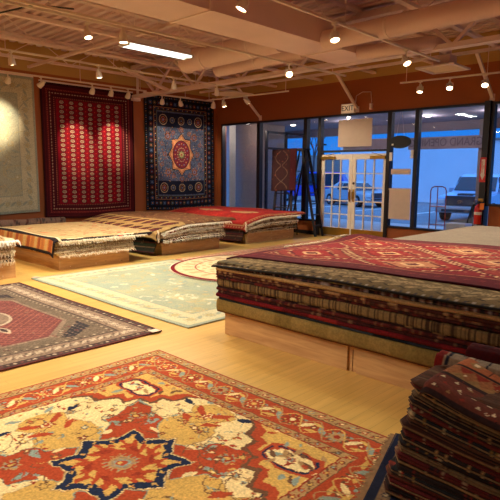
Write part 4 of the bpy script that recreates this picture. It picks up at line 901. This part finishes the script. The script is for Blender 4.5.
def mixed_cream():
    W, H = 3.0, 2.2; c = Cv(W, H, .014, (172, 142, 98)); k = (34, 26, 26); rd = (170, 70, 44)
    c.fill(c.Y < -H/2+.30, (196, 128, 66))        # end that hangs over the side: blocks of colour
    cols = [(180, 110, 58), (200, 150, 104), (160, 84, 46), (190, 132, 78), (104, 84, 58), (200, 160, 96), (40, 32, 30), (206, 176, 128)]
    for i in range(30): x0 = -W/2+i*.17-.1; c.poly([(x0, -H/2), (x0+.12, -H/2), (x0+.15, -H/2+.25), (x0+.03, -H/2+.25)], cols[(i*5+(i//3)) % 8])
    c.fill(c.Y < -H/2+.05, k); c.fill((c.Y > -H/2+.25) & (c.Y < -H/2+.33), k); c.fill(c.X > W/2-.05, k); c.fill((c.Y > -H/2+.33) & (c.Y < -H/2+.37), (214, 190, 150))
    c.scatter(70, [rd, (188, 96, 58), (150, 126, 84)], .04, .09, lambda x, y: y > -H/2+.45, 12, (0, 1)); c.scatter(240, [(150, 120, 80), (188, 162, 118), (140, 108, 70)], .03, .06, lambda x, y: y > -H/2+.4, 13); return c.abrash(.09, .25, 2)
def boteh_cream():
    W, H = 3.0, 2.3; c = Cv(W, H, .013, (164, 128, 78)); mr, dk, gd = (84, 32, 32), (52, 32, 28), (178, 142, 86)
    for i in range(11):
        for j in range(7):
            x = -W/2+.14+i*.33; y = -H/2+.19+j*.42
            c.leaf(x, y, .40, .13, dk, 1.0); c.leaf(x, y, .35, .105, mr, 1.0); c.flower(x, y-.01, .04, [(150, 60, 50), dk], 6); c.leaf(x+.11, y+.1, .1, .02, mr, .3)
    c.fill(c.Y < -H/2+.04, gd); c.fill((c.Y > -H/2+.85), (112, 74, 48)); c.scatter(500, [mr, (160, 120, 76), dk, (140, 92, 58)], .03, .06, lambda x, y: y > -H/2+.85, 5); c.scatter(150, [gd, dk], .01, .02, lambda x, y: y < -H/2+.5, 6); return c.abrash(.12, .2, 4)
def red_medallion():
    W, H = 3.5, 2.4; c = Cv(W, H, .013, (134, 26, 22)); tn, dk, rs = (160, 118, 80), (84, 16, 18), (156, 46, 34)
    for x, y, a, b in ((.72, -.1, .55, .22), (-.6, -.1, .5, .22)): c.ell(x, y, a, b, dk); c.ell(x, y, a*.9, b*.9, tn); c.ell(x, y, a*.55, b*.5, (146, 104, 70)); c.flower(x, y, .1, [tn, dk, rs], 8)
    c.scatter(520, [rs, dk, (170, 56, 36)], .02, .05, None, 3); c.band(0, .10, (128, 30, 24)); c.band(.09, .11, tn); c.along(.05, .09, lambda x, y, a, i: c.flower(x, y, .025, [tn], 5)); return c.abrash(.13, .3, 3)
def kilim_rust():
    W, H = 1.9, .62; c = Cv(W, H, .006, (104, 50, 32)); br, cr, dk, gd, rd = (116, 84, 52), (202, 178, 140), (44, 26, 24), (134, 98, 56), (126, 40, 26)
    for k, (y0, y1, cc) in enumerate(((-.31, -.28, dk), (-.28, -.10, (98, 44, 30)), (-.10, -.075, dk), (-.075, .04, (136, 84, 48)), (.04, .06, dk), (.06, .18, (150, 82, 46)), (.18, .25, br), (.25, .32, rd))): c.fill((c.Y >= y0) & (c.Y < y1), cc)
    for row, y in enumerate((-.25, -.19, -.13)):
        for i in range(28):
            x = -W/2+.05+i*.07+(row % 2)*.035; s = .014; c.poly([(x-s, y-s*.8), (x+s, y-s*.8), (x, y+s)], [cr, rd, cr, gd, cr][(i*3+row) % 5])
    for i in range(24): x = -W/2+.05+i*.08; c.poly([(x, -.07), (x+.04, -.015), (x+.08, -.07)], gd); c.poly([(x, .035), (x+.04, -.015), (x+.08, .035)], rd)
    for i in range(12): x = -W/2+.1+i*.16; c.poly([(x, .07), (x+.04, .115), (x, .16), (x-.04, .115)], gd); c.ell(x, .115, .015, .02, cr); c.line([(x+.08, .07), (x+.08, .16)], .01, dk)
    c.scatter(160, [cr, dk, gd, rd], .006, .012, None, 6, (0,)); return c.abrash(.18, .12, 6)
def cream_floral_roll():
    W, H = 1.1, .9; c = Cv(W, H, .01, (176, 150, 122)); nv, rd, rs = (40, 38, 56), (140, 36, 32), (170, 96, 80)
    c.fill(c.X < -W/2+.05, rd); c.fill((c.X > -W/2+.05) & (c.X < -W/2+.075), nv); 
    for j in range(10): c.flower(-W/2+.17, -H/2+.05+j*.1, .045, [nv, rs, (200, 180, 150)], 6); c.leaf(-W/2+.12, -H/2+.1+j*.1, .06, .012, nv, .7)
    c.fill((c.X > -W/2+.26) & (c.X < -W/2+.28), nv); c.scatter(260, [nv, rd, rs], .012, .03, lambda x, y: x > -W/2+.28, 3); return c.abrash(.1)
def maroon_roll():
    c = Cv(1.6, .9, .012, (84, 18, 22)); c.scatter(220, [(120, 40, 36), (60, 12, 16), (110, 70, 50)], .015, .035, None, 4); return c.abrash(.15)
def grey_roll(): c = Cv(3.4, .9, .02, (176, 138, 118)); c.scatter(420, [(104, 84, 76), (146, 124, 108), (132, 84, 70)], .02, .05, None, 4); return c.abrash(.12)

def tagc(o, l, g=None): return tag(o, l, 'rug', g)
def flat(cx, cy, z=.012, rot=0, seed=0, wob=.004):
    r = random.Random(seed); ph = [r.uniform(0, 6) for _ in range(4)]; cr, sr = math.cos(rot), math.sin(rot)
    def f(X, Y):
        ex = .008*np.sin(Y*3+ph[0]); ey = .010*np.sin(X*2.3+ph[1]); x = X+ex; y = Y+ey
        return cx+x*cr-y*sr, cy+x*sr+y*cr, z+wob*(np.sin(X*2.1+ph[2])*np.sin(Y*2.7+ph[3])*.5+.5)
    return f
# floor rugs
tagc(cloth('floor_rug', heriz(), flat(-2.60, 1.50, .014, 0, 1), .010, side=(96, 40, 28)), 'large rust and cream rug with navy eight point star in the foreground')
o = tagc(cloth('floor_rug', bijar(), flat(-6.2, 2.12, .014, .006, 2), .010, side=(80, 32, 30)), 'brown and dusty red medallion rug lying at the left edge')
pts = [(-4.46, 3.2+.0*k, .012) for k in range(1)]
tag(MB().box(-4.52, -4.43, 3.17, 3.27, .026, .029).build('rug_price_tag', M['paper']), 'small white tag lying on the corner of the brown medallion rug', 'tag')
tagc(cloth('floor_rug', sage_floral(3.78, 2.75, .014).soften(.42, (160, 158, 128)), flat(-6.23, 4.93, .014, 0, 3), .010, side=(150, 150, 130)), 'pale sage and cream floral rug on the floor behind the brown rug')
tag(MB().box(-8.16, -8.08, 3.56, 3.66, .027, .03).build('rug_price_tag', M['paper']), 'small white tag on the left corner of the pale sage rug', 'tag')
tagc(cloth('floor_rug', pink_floral(), flat(-6.82, 8.66, .014, 0, 4), .010, side=(150, 90, 70)), 'salmon pink floral rug on the floor in front of the red topped stack')
def round_rug():
    cx, cy, R = -6.45, 6.7, 1.38; nr, na = 90, 200; V = []; C = []; F = []
    wine, crm, tan, rs = (112, 16, 26), (216, 190, 146), (190, 158, 112), (160, 90, 70)
    for i in range(nr+1):
        r = R*i/nr
        for k in range(na):
            a = 2*PI*k/na; q = i/nr; n = math.sin(a*24)*.5+.5; n2 = math.sin(a*40+q*60)
            c = wine if q > .955 else (206, 180, 138) if q > .9 else (tan if (n > .6 and .72 < q < .86) else (204, 176, 134) if n2 > .5 else crm) if q > .7 else rs if q > .688 else (tan if math.sin(a*16)*math.sin(q*50) > .3 else crm) if q > .36 else rs if q > .34 else (tan if math.sin(a*8)*math.cos(q*30) > .2 else crm)
            V.append((cx+r*math.cos(a), cy+r*math.sin(a), .041+.002*math.sin(a*3))); C.append(lin(c))
    for k in range(na): V.append((V[nr*na+k][0], V[nr*na+k][1], .030)); C.append(lin(wine))
    for i in range(nr+1):
        for k in range(na): k2 = (k+1) % na; F.append((i*na+k, i*na+k2, (i+1)*na+k2, (i+1)*na+k)[::-1])
    me = bpy.data.meshes.new('round_rug'); me.from_pydata(V, [], F); me.update(); set_col(me, np.array(C)); me.shade_smooth(); return link('round_rug', me, M_RUG)
o = tagc(round_rug(), 'round cream rug with dark wine edge lying over the pale sage rug')
fringe(o, [(-6.45+1.38*math.cos(a), 6.7+1.38*math.sin(a), .036) for a in np.linspace(0, 2*PI, 260)], [(math.cos(a), math.sin(a), 0) for a in np.linspace(0, 2*PI, 260)], M['fringe'], .03, .01, .3)

# wall rugs: hung from clips under the rail, pushed slightly off the wall
def hung(yc, zc, gap=.05, seed=0, wav=.02):
    r = random.Random(seed); a, b = r.uniform(0, 6), r.uniform(0, 6)
    def f(X, Y):
        t = (Y-Y.min())/(Y.max()-Y.min()); return XL+gap+wav*(1-t)*np.sin(X*3.1+a)**2+.006*np.sin(X*9+b)*(1-t), yc+X+.012*(1-t)*np.sin(3*t+a), zc+Y-.02*(1-t)*np.cos(X*2.2)
    return f
o = tagc(cloth('wall_rug', sage_floral(2.62, 3.2, .012, 33, (172, 164, 134)).soften(.5, (176, 168, 138)).speckle(.12), hung(4.62, 2.26, .05, 1), .008, side=(150, 146, 120)), 'pale sage cream rug hanging at the left end of the wall')
MB().box(XL+.005, XL+.05, 3.31, 5.93, 3.86, 3.9).build('hanging_batten', M['steel'], o)
o = tagc(cloth('wall_rug', bokhara(), hung(7.39, 2.14, .05, 2), .008, side=(60, 12, 14)), 'bright red rug with columns of small oval guls hanging on the wall')
MB().box(XL+.005, XL+.05, 6.07, 8.71, 3.8, 3.84).build('hanging_batten', M['steel'], o)
o = tagc(cloth('wall_rug', mamluk(), hung(10.38, 2.2, .05, 3), .008, side=(24, 22, 30)), 'dark blue rug with peach star medallion hanging near the windows')
MB().box(XL+.005, XL+.05, 9.07, 11.69, 3.85, 3.89).build('hanging_batten', M['steel'], o)

# ================================================================== PLATFORMS AND RUG STACKS
def platform(x0, x1, y0, y1, h, label, seams=()):
    t = thing('display_platform', (x0, y0, 0), label, 'platform', 'low pine display platforms'); X, Y = x1-x0, y1-y0
    e = [0]+[s_-x0 for s_ in seams]+[X]
    for k in range(len(e)-1): MB().box(e[k]+(.045 if k else 0), e[k+1]-(.045 if k < len(e)-2 else 0), 0, .02, 0, h-.018, .003).build('front_panel', M['pine'], t)
    for s_ in seams: MB().box(s_-x0-.09, s_-x0-.008, .021, .06, 0, h-.018).box(s_-x0+.0, s_-x0+.09, .021, .06, 0, h-.018).build('corner_post', M['pine'], t)
    MB().box(X-.02, X, .021, Y-.021, 0, h-.018, .003).build('side_panel', M['pine'], t); MB().box(0, .02, .021, Y-.021, 0, h-.018, .003).build('side_panel', M['pine'], t)
    MB().box(0, X, Y-.02, Y, 0, h-.018, .003).build('back_panel', M['pine'], t); MB().box(0, X, 0, Y, h-.017, h, .003).build('top_panel', M['pine'], t)
    sc = MB()
    for yy in (.2, Y/2, Y-.2):
        for zz in (.05, h-.06): sc.tube([(X, yy, zz), (X+.004, yy, zz)], .008, 8)
    sc.build('screw', M['steel'], t); return t
def edgecol(base, cols, step=.06, seed=0, prob=.5, band=None, fleck=0):
    def f(s, h, side, P):
        r = np.random.default_rng(seed); n = int(s.max()/step)+3; tab = np.array([lin(base) if r.random() > prob else lin(cols[r.integers(len(cols))]) for _ in range(n*4)])
        out = tab[(s/step).astype(int)+side*n].copy()
        if band and band[0] <= h <= band[1]: out[:] = lin(band[2])
        out *= (1+.16*(np.random.default_rng(seed+int(h*97)).random(len(s))-.5))[:, None]
        return out
    return f
def streakcol(c1, c2, c3, seed=0):
    def f(s, h, side, P):
        r = np.random.default_rng(seed+5); q = r.random(len(s)); o = np.array(lin(c1))[None]*np.ones((len(s), 3)); o[q > .5] = lin(c2); o[q > .82] = lin(c3); return o
    return f
def drape(x0, x1, yedge, ztop, hang, r=.07, W=3, seed=0, xdrop=.05, zw=.010, slope=.15, ytilt=0., sl=0.):
    rr = random.Random(seed); a, b = rr.uniform(0, 6), rr.uniform(0, 6)
    def f(X, Y):
        s = Y-Y.min(); x = x0+(X-X.min())*(x1-x0)/(X.max()-X.min()); L = r*PI/2; q = np.clip((s-hang)/L, 0, 1)*PI/2
        hh = np.clip(hang-s, 0, None); fl = np.clip(s-hang-L, 0, None)
        y = yedge+r*(1-np.cos(q))+fl-slope*hh+.012*np.sin(x*5+a)*(s < hang+L)
        z = ztop-r+r*np.sin(q)-hh+zw*np.sin(x*3+a)*np.sin(fl*3+b)*(fl > 0)+ytilt*fl
        d = np.clip((x-(x1-.16))/.16, 0, 1) if x1 > x0 else 0; z = z-xdrop*d**2+near_slope(y, yedge+r, sl)
        return x, y, z
    return f
CR = (206, 184, 146); TAN = (176, 146, 104); BRN = (122, 92, 62); DK = (58, 40, 34)
ORD = ['lowest', 'second from the bottom', 'third from the bottom', 'fourth from the bottom', 'fifth from the bottom', 'sixth from the bottom', 'seventh from the bottom', 'eighth from the bottom', 'ninth from the bottom', 'tenth from the bottom', 'eleventh from the bottom', 'twelfth from the bottom', 'thirteenth from the bottom', 'fourteenth from the bottom', 'fifteenth from the bottom', 'sixteenth from the bottom', 'seventeenth from the bottom', 'eighteenth from the bottom', 'nineteenth from the bottom', 'twentieth from the bottom', 'twenty first from the bottom', 'twenty second from the bottom']
def near_slope(y, y0, amt): return -amt*np.clip(1-(y-y0)/.85, 0, 1)**1.6
def side_stack(xr, xl, y0, y1, z0, n, t, where, group, palette, seed, darklow=0, fr=.07, sl=0):
    r = random.Random(seed); z = z0
    for k in range(n):
        base, cols, nm = palette[(k*3+seed) % len(palette)] if k >= darklow else [((52, 46, 38), [(96, 34, 30), (40, 56, 44), (120, 90, 60)], 'dark green and red'), ((92, 34, 28), [(40, 30, 28), (150, 110, 70)], 'dark red'), ((40, 44, 40), [(110, 80, 50), (80, 30, 28)], 'blackish green')][k % 3]
        dx = r.uniform(-.05, .04); dy = r.uniform(-.03, .02)
        o = slab('folded_rug', xl, xr+dx, y0+dy, y1+r.uniform(-.03, .03), z, t, edgecol(base, cols, .05, seed*31+k, .45), seed*31+k, 1, .018, .004, (lambda k: (lambda x, y: near_slope(y, y0, sl*(k+1)/n)))(k) if sl else None,
                 '%s rug, %s in the %s' % (nm, ORD[k], where), 'rug', group)
        m = 34+int((y1-y0)*34); ys = np.linspace(y0+.03, y1-.03, m)
        fringe(o, [(xr+dx-.01, yy, z+t*r.uniform(.3, .6)+float(near_slope(yy, y0, sl*(k+1)/n))) for yy in ys], [(1, 0, -.1)]*m, M['fringe'] if (k+seed) % 3 else M['fringe2'], fr, .012, .5)
        z += t*.97
    return z
PAL = [(CR, [TAN, (220, 200, 164)], 'cream'), ((188, 158, 112), [BRN, CR], 'tan'), ((214, 196, 160), [TAN, (150, 120, 84)], 'pale ivory'), ((166, 134, 92), [BRN, CR, (120, 50, 36)], 'light brown'), ((196, 172, 130), [(150, 116, 76), DK], 'beige')]
# stack 1, cut by the left edge of the picture
platform(-11.2, -8.42, 1.55, 3.44, .25, 'pine platform at the left edge, under the ragged fringed rugs')
z = side_stack(-8.36, -11.1, 1.5, 3.42, .252, 8, .048, 'ragged stack at the left edge', 'rugs in the stack at the left edge', PAL, 1, 1, .09)
o = tagc(cloth('folded_rug', plain_loop(2.9, 2.0, (170, 140, 98), (90, 60, 40), 3).abrash(.2), drape(-11.1, -8.3, 1.5, z+.03, .2, .05, seed=4), .02), 'tan rug on top of the ragged stack at the left edge')
fringe(o, [(-8.31, yy, z-.02) for yy in np.linspace(1.6, 3.45, 90)], [(1, 0, -.1)]*90, M['white'], .1, .018, .6)
# stack 2
platform(-10.8, -8.54, 4.22, 5.6, .25, 'pine platform under the cream topped stack in front of the red hanging rug')
z = side_stack(-8.44, -10.85, 4.14, 5.66, .252, 7, .043, 'stack before the red hanging rug', 'rugs in the stack before the red hanging rug', PAL, 2)
o = tagc(cloth('folded_rug', mixed_cream(), drape(-10.95, -8.40, 4.08, z+.022, .21, .06, seed=5), .016), 'cream rug with black line and orange block end, topping the stack')
fringe(o, [(-8.41, yy, z-.035) for yy in np.linspace(4.2, 5.9, 80)], [(1, 0, -.1)]*80, M['fringe'], .06, .014, .5)
# stack 3
platform(-11.6, -8.74, 6.5, 8.08, .25, 'pine platform under the stack topped by the maroon leaf pattern rug')
z = side_stack(-8.66, -11.6, 6.42, 8.14, .252, 8, .050, 'stack left of the blue hanging rug', 'rugs in the stack between red and blue hanging rugs', PAL, 3, 3, .07, .15)
o = tagc(cloth('folded_rug', boteh_cream(), drape(-11.7, -8.62, 6.30, z+.026, .08, .07, seed=6, slope=.25, sl=.15), .016), 'gold rug with rows of maroon leaf shapes topping the middle stack')
fringe(o, [(-8.63, yy, z-.04+float(near_slope(yy, 6.4, .15))) for yy in np.linspace(6.4, 8.3, 90)], [(1, 0, -.15)]*90, M['fringe'], .07, .014, .5)
fringe(o, [(-8.63+.02*math.sin(i), 6.335, .33+.2*i/26) for i in range(26)], [(.8, -.3, -.3)]*26, M['fringe'], .06, .014, .6, 'corner_fringe')
# stack 4
platform(-12.0, -8.9, 9.12, 10.86, .25, 'pine platform under the red topped stack near the leftmost windows')
z = side_stack(-8.82, -12.1, 9.04, 10.92, .252, 8, .050, 'red topped stack near the windows', 'rugs in the red topped stack', [(TAN, [BRN, CR], 'tan'), ((150, 120, 84), [DK, TAN], 'brown'), ((186, 158, 118), [BRN], 'beige'), ((132, 100, 66), [DK, CR], 'dark tan')], 4, 2, .05, .15)
o = tagc(cloth('folded_rug', red_medallion(), drape(-12.2, -8.80, 8.98, z+.026, .10, .08, seed=7, slope=.3, sl=.15), .016, side=(190, 160, 120)), 'red rug with tan oval medallion topping the stack near the windows')
fringe(o, [(-8.81, yy, z-.04+float(near_slope(yy, 9.06, .15))) for yy in np.linspace(9.05, 11.0, 90)], [(1, 0, -.2)]*90, M['fringe'], .06, .014, .6)
fringe(o, [(-8.81, 8.98+.02*math.sin(i), .33+.2*i/26) for i in range(26)], [(.8, -.2, -.3)]*26, M['fringe'], .06, .014, .6, 'corner_fringe')
def side_hang(x0, x1, y, ztop, cols, label, group, seed):
    c = Cv(x1-x0, .42, .016, cols[0]); r = random.Random(seed)
    for k in range(9): yy = -.21+k*.05; c.fill((c.Y > yy) & (c.Y < yy+.022), cols[1+k % (len(cols)-1)])
    c.scatter(90, cols, .012, .03, None, seed); c.abrash(.2)
    def f(X, Y): s = Y+.21; return x0+(X-X.min()), y-.02*np.sin(X*2)-.10*np.clip((.34-s)/.34, 0, 1)**2+.06*np.clip(s-.36, 0, 1), ztop-.38+s*.98-.015*np.sin(X*3)
    return tagc(cloth('hanging_rug', c, f, .014, double=True), label, group)
side_hang(-11.5, -8.72, 6.375, .43, [(44, 46, 34), (86, 30, 28), (34, 30, 28), (120, 92, 60), (40, 56, 44)], 'dark green and red rug hanging to the floor under the maroon leaf pattern rug', 'rugs in the stack between red and blue hanging rugs', 2)
side_hang(-12.0, -8.9, 9.02, .43, [(50, 30, 26), (84, 26, 26), (34, 28, 28), (110, 84, 60)], 'dark brown and red rug hanging to the floor under the red rug with tan medallion', 'rugs in the red topped stack', 5)
# grey roll lying against the wall on two folded rugs
slab('folded_rug', -12.8, -12.05, 3.2, 6.1, .005, .17, edgecol((110, 80, 66), [DK, BRN], .08, 3), 3, 2, label='brown folded rug on the floor under the grey rolled rug', cat='rug')
slab('folded_rug', -12.78, -12.07, 3.2, 6.05, .18, .16, edgecol((130, 96, 76), [DK, BRN], .08, 4), 4, 2, label='brown folded rug directly beneath the grey rolled rug', cat='rug')
def roll(name, cv, p, axis, r, L, label, turns=3.2, m=None):
    """spiral roll: pattern on the outside; axis 'x' or 'y'"""
    def f(X, Y):
        t = (Y-Y.min())/(Y.max()-Y.min()); a = 2*PI*turns*t; q = r*(1-.75*(t))+.004*np.sin(X*7); u = X-X.min(); u = u*L/(X.max()-X.min())
        c1, c2 = q*np.cos(a+2.2), q*np.sin(a+2.2)
        return (p[0]+u, p[1]+c1, p[2]+c2) if axis == 'x' else (p[0]-c1, p[1]+u, p[2]+c2)
    return tagc(cloth(name, cv, f, .006, double=True), label)
roll('rolled_rug', grey_roll(), (-12.42, 3.0, .47), 'y', .115, 3.3, 'grey brown rolled rug lying behind the stacks under the hanging rugs')

# ------------------------------------------------------------------ the big stack
platform(-3.95, .9, 3.73, 6.1, .24, 'long pine platform under the big stack with maroon top rug', (-2.40,))
BG = 'rugs in the big stack'
def bl(z, t, colf, label, seed, dy=0., dx=0., lips=1, amp=.012, zamp=.004, rd=.5, n=.02):
    slab('folded_rug', -4.04+dx, .95, 3.655+dy, 6.15, z, t, colf, seed, lips, amp, zamp, lambda x, y: .012*np.clip(z-.24, 0, 1)*(np.clip(x+4, 0, 2.5))+.0*y, label, 'rug', BG, n, rd*.7)
bl(.243, .130, edgecol((128, 106, 58), [(120, 98, 52), (136, 112, 64)], .2, 1, .5, band=(0, .12, (84, 30, 24))), 'plain mustard olive folded rug, lowest in the big stack', 1, dx=0, amp=.004, rd=.16)
bl(.375, .026, edgecol((46, 50, 62), [(30, 34, 44), (60, 70, 84)], .3, 2), 'dark blue folded rug just above the mustard one in the big stack', 2, .015, .03)
bl(.400, .038, edgecol((104, 20, 26), [(84, 14, 20), (120, 30, 30)], .3, 3), 'crimson folded rug above the dark blue one in the big stack', 3, -.005)
bl(.437, .030, edgecol((62, 26, 24), [(110, 80, 60), (40, 20, 20)], .02, 4, .25), 'dark maroon folded rug with tan flecks in the big stack', 4, .01, .01)
bl(.466, .030, edgecol((80, 28, 26), [(54, 22, 22), (110, 70, 50)], .025, 5, .35), 'wine red folded rug below the striped one in the big stack', 5, .0, -.01)
bl(.494, .022, edgecol((44, 26, 24), [(120, 90, 60)], .05, 6, .25), 'blackish brown thin rug just below the striped one in the big stack', 6, .012, .01)
bl(.515, .080, streakcol((122, 100, 66), (92, 72, 48), (58, 42, 32), 7), 'olive folded rug with vertical brown streaks midway up the big stack', 7, .0, 0, rd=.16, n=.011)
bl(.594, .026, edgecol((64, 26, 24), [(88, 32, 28), (40, 22, 20)], .03, 8, .4), 'dark red thin rug just above the streaked one in the big stack', 8, -.004, .01)
bl(.619, .030, edgecol((98, 62, 46), [(72, 28, 26), (64, 38, 30), (130, 96, 66)], .016, 9, .6), 'rust and tan patterned rug in the upper part of the big stack', 9, .008, -.02)
bl(.648, .024, edgecol((70, 34, 28), [(150, 116, 80)], .04, 10, .3), 'dark brown thin rug third below the olive one in the big stack', 10, .0, .0)
bl(.671, .034, edgecol((156, 122, 80), [(146, 112, 72), (164, 130, 88)], .2, 11, .5), 'light tan folded rug second below the olive one in the big stack', 11, -.008, .0)
bl(.704, .034, edgecol((52, 40, 44), [(150, 136, 130), (110, 80, 70), (36, 30, 34), (96, 60, 56)], .022, 12, .75), 'dark rug edged with small pale blue and rose motifs, under the olive rug', 12, .012, .01)
bl(.737, .026, edgecol((96, 84, 58), [(60, 48, 36), (130, 112, 76)], .04, 13, .5), 'thin brown rug directly under the olive rug on the big stack', 13, .0, .0)
def big_top(x, y):       # height of the pile's top
    z = .765+.018*np.clip(x+4.1, 0, 3.2)+.012*np.sin(x*2.1+1)*np.sin(y*2.2)
    return z-.05*np.exp(-np.clip(x+4.22, 0, 9)/.10)-.045*np.exp(-np.clip(y-3.62, 0, 9)/.07)+.075*np.exp(-((x+4.1)/.32)**2-((y-6.35)/.35)**2)
def fo(X, Y): x = -1.62+X; y = 4.13+Y; return x+.01*np.sin(y*9), y+.012*np.sin(x*4), big_top(x, y)+.006
o = tagc(cloth('folded_rug', olive_border(), fo, .012, side=(40, 32, 28)), 'olive brown rug with floral scroll border, showing along the near edge of the big stack', BG)
def fm(X, Y): x = -1.80+X+.02*np.sin(Y*3); y = 5.28+Y+.03*np.sin((X+1)*2.2)+.012*np.sin(X*6); return x, y, big_top(x, y)+.022+.004*np.sin(x*5)*np.sin(y*4)
o = tagc(cloth('folded_rug', geometric_maroon(), fm, .018, side=(60, 14, 22)), 'maroon rug with pale linked diamonds spread on top of the big stack', BG)
fringe(o, [(-4.25+.02*math.sin(yy*3), yy, float(big_top(-4.20, yy))+.025) for yy in np.sort(np.random.default_rng(2).uniform(5.0, 6.5, 60))], [(-1, .1, .3)]*60, M['fringe'], .07, .012, .4)
# ------------------------------------------------------------------ white topped stack behind
platform(-3.5, 1.4, 6.75, 9.2, .24, 'pine platform under the white topped stack behind the big stack')
for k, (cc, nm) in enumerate((((150, 120, 84), 'tan'), ((90, 40, 34), 'dark red'), ((170, 146, 110), 'beige'), ((76, 60, 48), 'dark brown'), ((150, 126, 92), 'light brown'), ((120, 92, 66), 'brown'))):
    slab('folded_rug', -3.58, 1.45, 6.60, 9.1, .242+k*.090, .090, edgecol(cc, [DK, CR], .08, 60+k, .3), 60+k, 2, label='%s folded rug, %s in the white topped stack' % (nm, ORD[k]), cat='rug', group='rugs in the white topped stack')
cw = plain_loop(5.1, 2.9, (140, 126, 110), (70, 52, 44), 6)
def fw(X, Y): x = -1.13+X; y = 7.86+Y; return x, y+.02*np.sin(x*2), .815+.012*np.sin(x*1.7)*np.sin(y*1.9)-.03*np.exp(-(X+2.55)/.08)-.025*np.exp(-(Y+1.45)/.06)
o = tagc(cloth('folded_rug', cw, fw, .018, side=(60, 46, 40)), 'plain off white rug with dotted edge topping the rear right stack', 'rugs in the white topped stack')
fringe(o, [(-3.66, yy, .785) for yy in np.linspace(6.43, 9.2, 130)], [(-1, 0, .1)]*130, M['fringe'], .05, .012, .6)

# ------------------------------------------------------------------ corner pile at the lower right
CG = 'rugs in the lower right corner pile'
def corner_floor():
    c = Cv(1.9, 1.0, .008, (120, 96, 72)); nv, rd, cr = (26, 30, 52), (96, 34, 30), (170, 146, 112)
    c.band(0, .05, nv); c.band(.05, .12, (120, 96, 72)); c.band(.12, .3, nv); c.along(.09, .07, lambda x, y, a, i: c.flower(x, y, .025, [(rd, nv)[i % 2], cr], 6)); c.along(.22, .12, lambda x, y, a, i: c.flower(x, y, .045, [cr, rd, nv], 8))
    c.scatter(150, [nv, rd, cr], .02, .04, lambda x, y: abs(x) < .6 and abs(y) < .18, 4); return c.abrash(.12)
o = tagc(cloth('floor_rug', corner_floor(), flat(-.50, 2.75, .034, .29, 9, .003), .010, side=(40, 26, 26)), 'small navy bordered rug on the floor peeking from under the corner pile')
fringe(o, [(-.50-.945*math.cos(.29)-v*math.sin(.29), 2.75-.945*math.sin(.29)+v*math.cos(.29), .032) for v in np.linspace(-.48, .48, 110)], [(-.96, -.28, 0)]*110, M['fringe2'], .045, .009, .15)
KP = [((50, 26, 20), [(96, 38, 26), (30, 22, 20), (120, 96, 68)], 'dark brown and rust'), ((38, 26, 24), [(96, 30, 24), (140, 104, 64)], 'blackish'), ((76, 46, 30), [(54, 32, 24), (96, 70, 46)], 'tobacco brown'), ((74, 20, 20), [(34, 22, 24), (120, 96, 72)], 'dark crimson'), ((34, 32, 34), [(120, 40, 28), (150, 126, 92), (120, 88, 42)], 'black with pale and gold checks'), ((96, 74, 50), [(70, 48, 34)], 'plain camel')]
rk = random.Random(3); z = .050
NK = 20
for k in range(NK):
    base, cols, nm = KP[[0, 1, 3, 2, 4, 1, 0, 3, 5, 4, 1, 3, 0, 2, 4, 3, 1, 5, 4, 2][k]]
    t = .0295; up = k/NK; y1 = 3.2 if z < .50 else 2.70
    x0 = -1.295+.12*up+rk.uniform(-.022, .018)
    zf = (lambda up, x0: (lambda x, y: up**1.2*(.15*np.exp(-np.clip(x-x0-.02, 0, 9)/.40)-.105)-.03*up*np.exp(-np.clip(x-x0, 0, 9)/.035)))(up, x0)
    slab('folded_rug', x0, .5, 2.30+rk.uniform(-.007, .007)+.03*up, y1, z, t, edgecol(base, cols, .012, 200+k, .13, band=(.38, .62, [(104, 78, 52), (36, 24, 22), (120, 94, 62), (84, 34, 26)][k % 4])), 200+k, 2 if k % 3 else 1, .006, .0015, zf, '%s folded rug, %s in the corner pile' % (nm, ORD[k]), 'rug', CG, .012, .42, .05)
    z += t*1.0
ztp = z
def fk(X, Y):
    x = -.16+X; y = 2.61+Y; u = x+1.11; zz = ztp+.010+.15*np.exp(-np.clip(u-.02, 0, 9)/.40)-.105-.035*np.exp(-np.clip(u, 0, 9)/.03)
    e = np.clip((-Y-.22)/.09, 0, 1); zz = zz-.035*e**2+.004*np.sin(x*9); b = np.clip((Y-.2)/.11, 0, 1); return x+.01*np.sin(y*12), y-.0*e, zz-.05*b**2+.02*np.exp(-((x+.94)/.2)**2-((y-2.72)/.12)**2)
tagc(cloth('folded_rug', kilim_rust(), fk, .012, side=(120, 90, 60)), 'rust flatweave rug with rows of small pale triangles topping the corner pile', CG)
roll('rolled_rug', cream_floral_roll(), (-1.23, 2.80, .625), 'x', .075, 1.1, 'cream floral rolled rug with red end on the corner pile')
roll('rolled_rug', maroon_roll(), (-1.14, 3.0, .635), 'x', .085, 1.6, 'maroon rolled rug lying at the back of the corner pile')

# ================================================================== CAMERA AND VIEW
cam = bpy.data.cameras.new('camera'); co = bpy.data.objects.new('camera', cam); COL.objects.link(co); SC.camera = co
yaw, pit, rol = 0.7674000104169576, 0.14090045756629554, 0.008493952811372928
f = Vector((-math.sin(yaw)*math.cos(pit), math.cos(yaw)*math.cos(pit), -math.sin(pit))); r = f.cross(Vector((0, 0, 1))).normalized(); u = r.cross(f)
r2 = r*math.cos(rol)+u*math.sin(rol); u2 = -r*math.sin(rol)+u*math.cos(rol)
co.matrix_world = Matrix.Translation((0, 0, 1.65)) @ Matrix((r2, u2, -f)).transposed().to_4x4()
cam.sensor_width = 36; cam.lens = 539.13/500*36; cam.clip_end = 300; cam.clip_start = .05
SC.view_settings.view_transform = 'Standard'; SC.view_settings.look = 'None'; SC.view_settings.exposure = 0.14; SC.view_settings.gamma = 1; SC.view_settings.use_curve_mapping = False
SC.cycles.use_denoising = True; SC.cycles.max_bounces = 8; SC.cycles.diffuse_bounces = 5; SC.cycles.transparent_max_bounces = 12; SC.cycles.sample_clamp_indirect = 6
